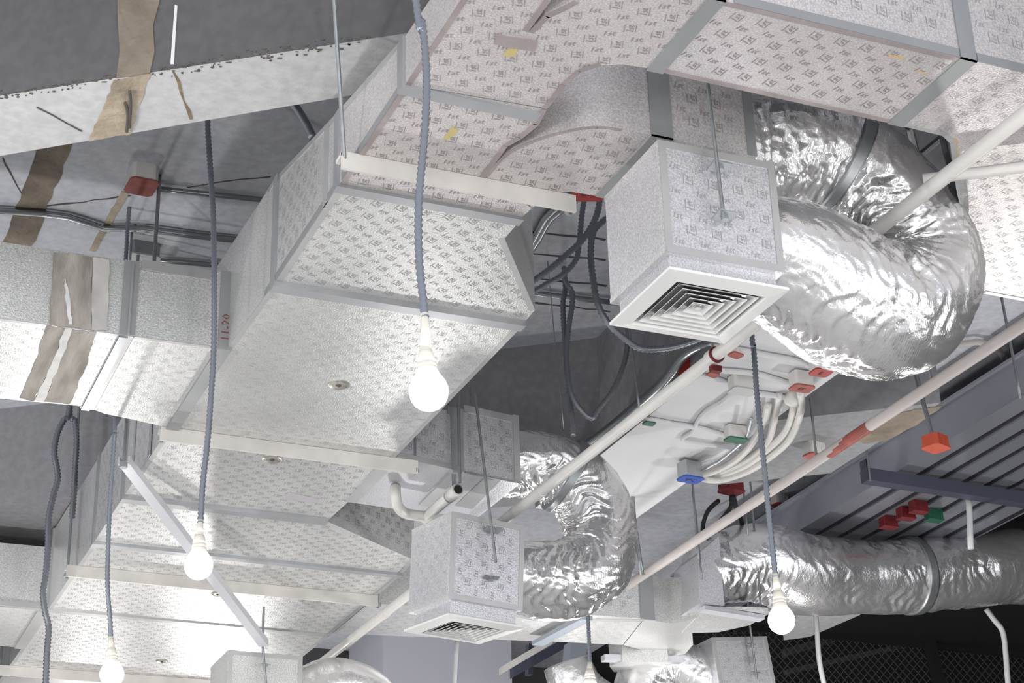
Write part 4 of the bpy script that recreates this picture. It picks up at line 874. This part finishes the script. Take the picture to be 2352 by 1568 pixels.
# pipes seen between the upper branch duct and the hose
slabrun('conduit on the slab behind the upper right duct', [(2000, 262), (2018, 300), (2040, 340)], .006, steelpipe, 1.12)
br = thing('pipe_bracket', 'grey bracket in the gap between upper duct and big hose', 'bracket', PZ(2120, 350, 1.1))
obj('upright', tube([PZ(2088, 290, 1.1), PZ(2113, 395, 1.1)], .005, 8), steelpipe, br); obj('brace', tube([PZ(2105, 362, 1.1), PZ(2165, 312, 1.1)], .0045, 8), steelpipe, br)
run('vertical_rod', 'dark rod hanging at the right beside the big silver hose', 'hanger rod', [PX(2166, 318, 1.19), PX(2200, 470, 1.19), PX(2222, 560, 1.19)], .004, steelpipe)

# ================================================================== CHAIN-LINK SCREEN, STEEL FRAME (bottom right and centre)
fe = thing('chain_link_screen', 'dark chain link screen in the bottom right corner', 'fence', (2.65, 3.9, .9))
YF = 3.9; bm = B(); cell = .024; x0, x1, z0, z1 = 2.2, 3.4, .80, 1.299
def wire(a, b):
    a, b = Vector(a), Vector(b); d = (b-a).normalized(); s = Vector((-d.z, 0, d.x))*.0011
    bm.faces.new([bm.verts.new(v) for v in (a-s, b-s, b+s, a+s)]); s2 = Vector((0, .0011, 0)); bm.faces.new([bm.verts.new(v) for v in (a-s2, b-s2, b+s2, a+s2)])
H_ = z1-z0; n = int((x1-x0+H_)/cell)
for i in range(-int(H_/cell), n):
    for sg in (1, -1):
        xa = x0+i*cell; xb = xa+H_; za, zb = (z0, z1) if sg > 0 else (z1, z0)
        ta = max(0, (x0-xa)/H_); tb = min(1, (x1-xa)/H_)
        if tb > ta: wire((xa+H_*ta, YF, za+(zb-za)*ta), (xa+H_*tb, YF, za+(zb-za)*tb))
obj('wire_mesh', bm, meshm, fe, kind='stuff')
p = PY(2118, 1400, YF-.02); q = PY(2165, 1600, YF-.02); obj('post', bar(q, p, (.012, 0, 0), (0, .012, 0)), blackp, fe)
p = PY(1800, 1500, YF+.05); q = PY(2110, 1408, YF+.05)
obj('rail', bar(p, q, (0, 0, .010), (0, .01, 0)), mat('dark_grey_steel', (.07, .07, .075), .6), fe); obj('rail', bar(p+Vector((0, 0, -.05)), q+Vector((.1, 0, -.05)), (0, 0, .006), (0, .01, 0)), MATS['dark_grey_steel'], fe)
obj('top_rail', box(2.2, 3.4, YF-.01, YF+.01, 1.285, 1.3), blackp, fe)
bmz = obj('bulkhead_edge', zpatch([(1840, 1400), (1985, 1398), (1975, 1412), (1860, 1462), (1800, 1470)], 1.18, -.1), concrete); props(bmz, 'grey concrete edge behind the long silver hose', 'concrete edge')
fm = thing('steel_gantry', 'blue grey steel gantry below the far duct at the bottom edge', 'steel support', PY(1310, 1560, 3.6))
yq = 3.7
obj('post', bar(PY(1312, 1590, yq), PY(1322, 1478, yq), (.020, 0, 0), (0, .02, 0)), bluegrey, fm)
obj('brace', bar(PY(1150, 1540, yq), PY(1265, 1472, yq), (0, 0, .008), (0, .01, 0)), pvc, fm)
obj('brace', bar(PY(1175, 1545, yq+.1), PY(1300, 1475, yq+.1), (0, 0, .012), (0, .01, 0)), navy, fm)
obj('cross_bar', bar(PY(1215, 1550, yq+.15), PY(1216, 1480, yq+.15), (.006, 0, 0), (0, .01, 0)), navy, fm)
sr = obj('steel_strut', bar(PZ(1234, 1478, .985), PZ(1348, 1418, .985), (.012, 0, 0), (0, 0, .004)), bluegrey); props(sr, 'blue grey strut under the far cross duct beside the socket cord', 'strut')
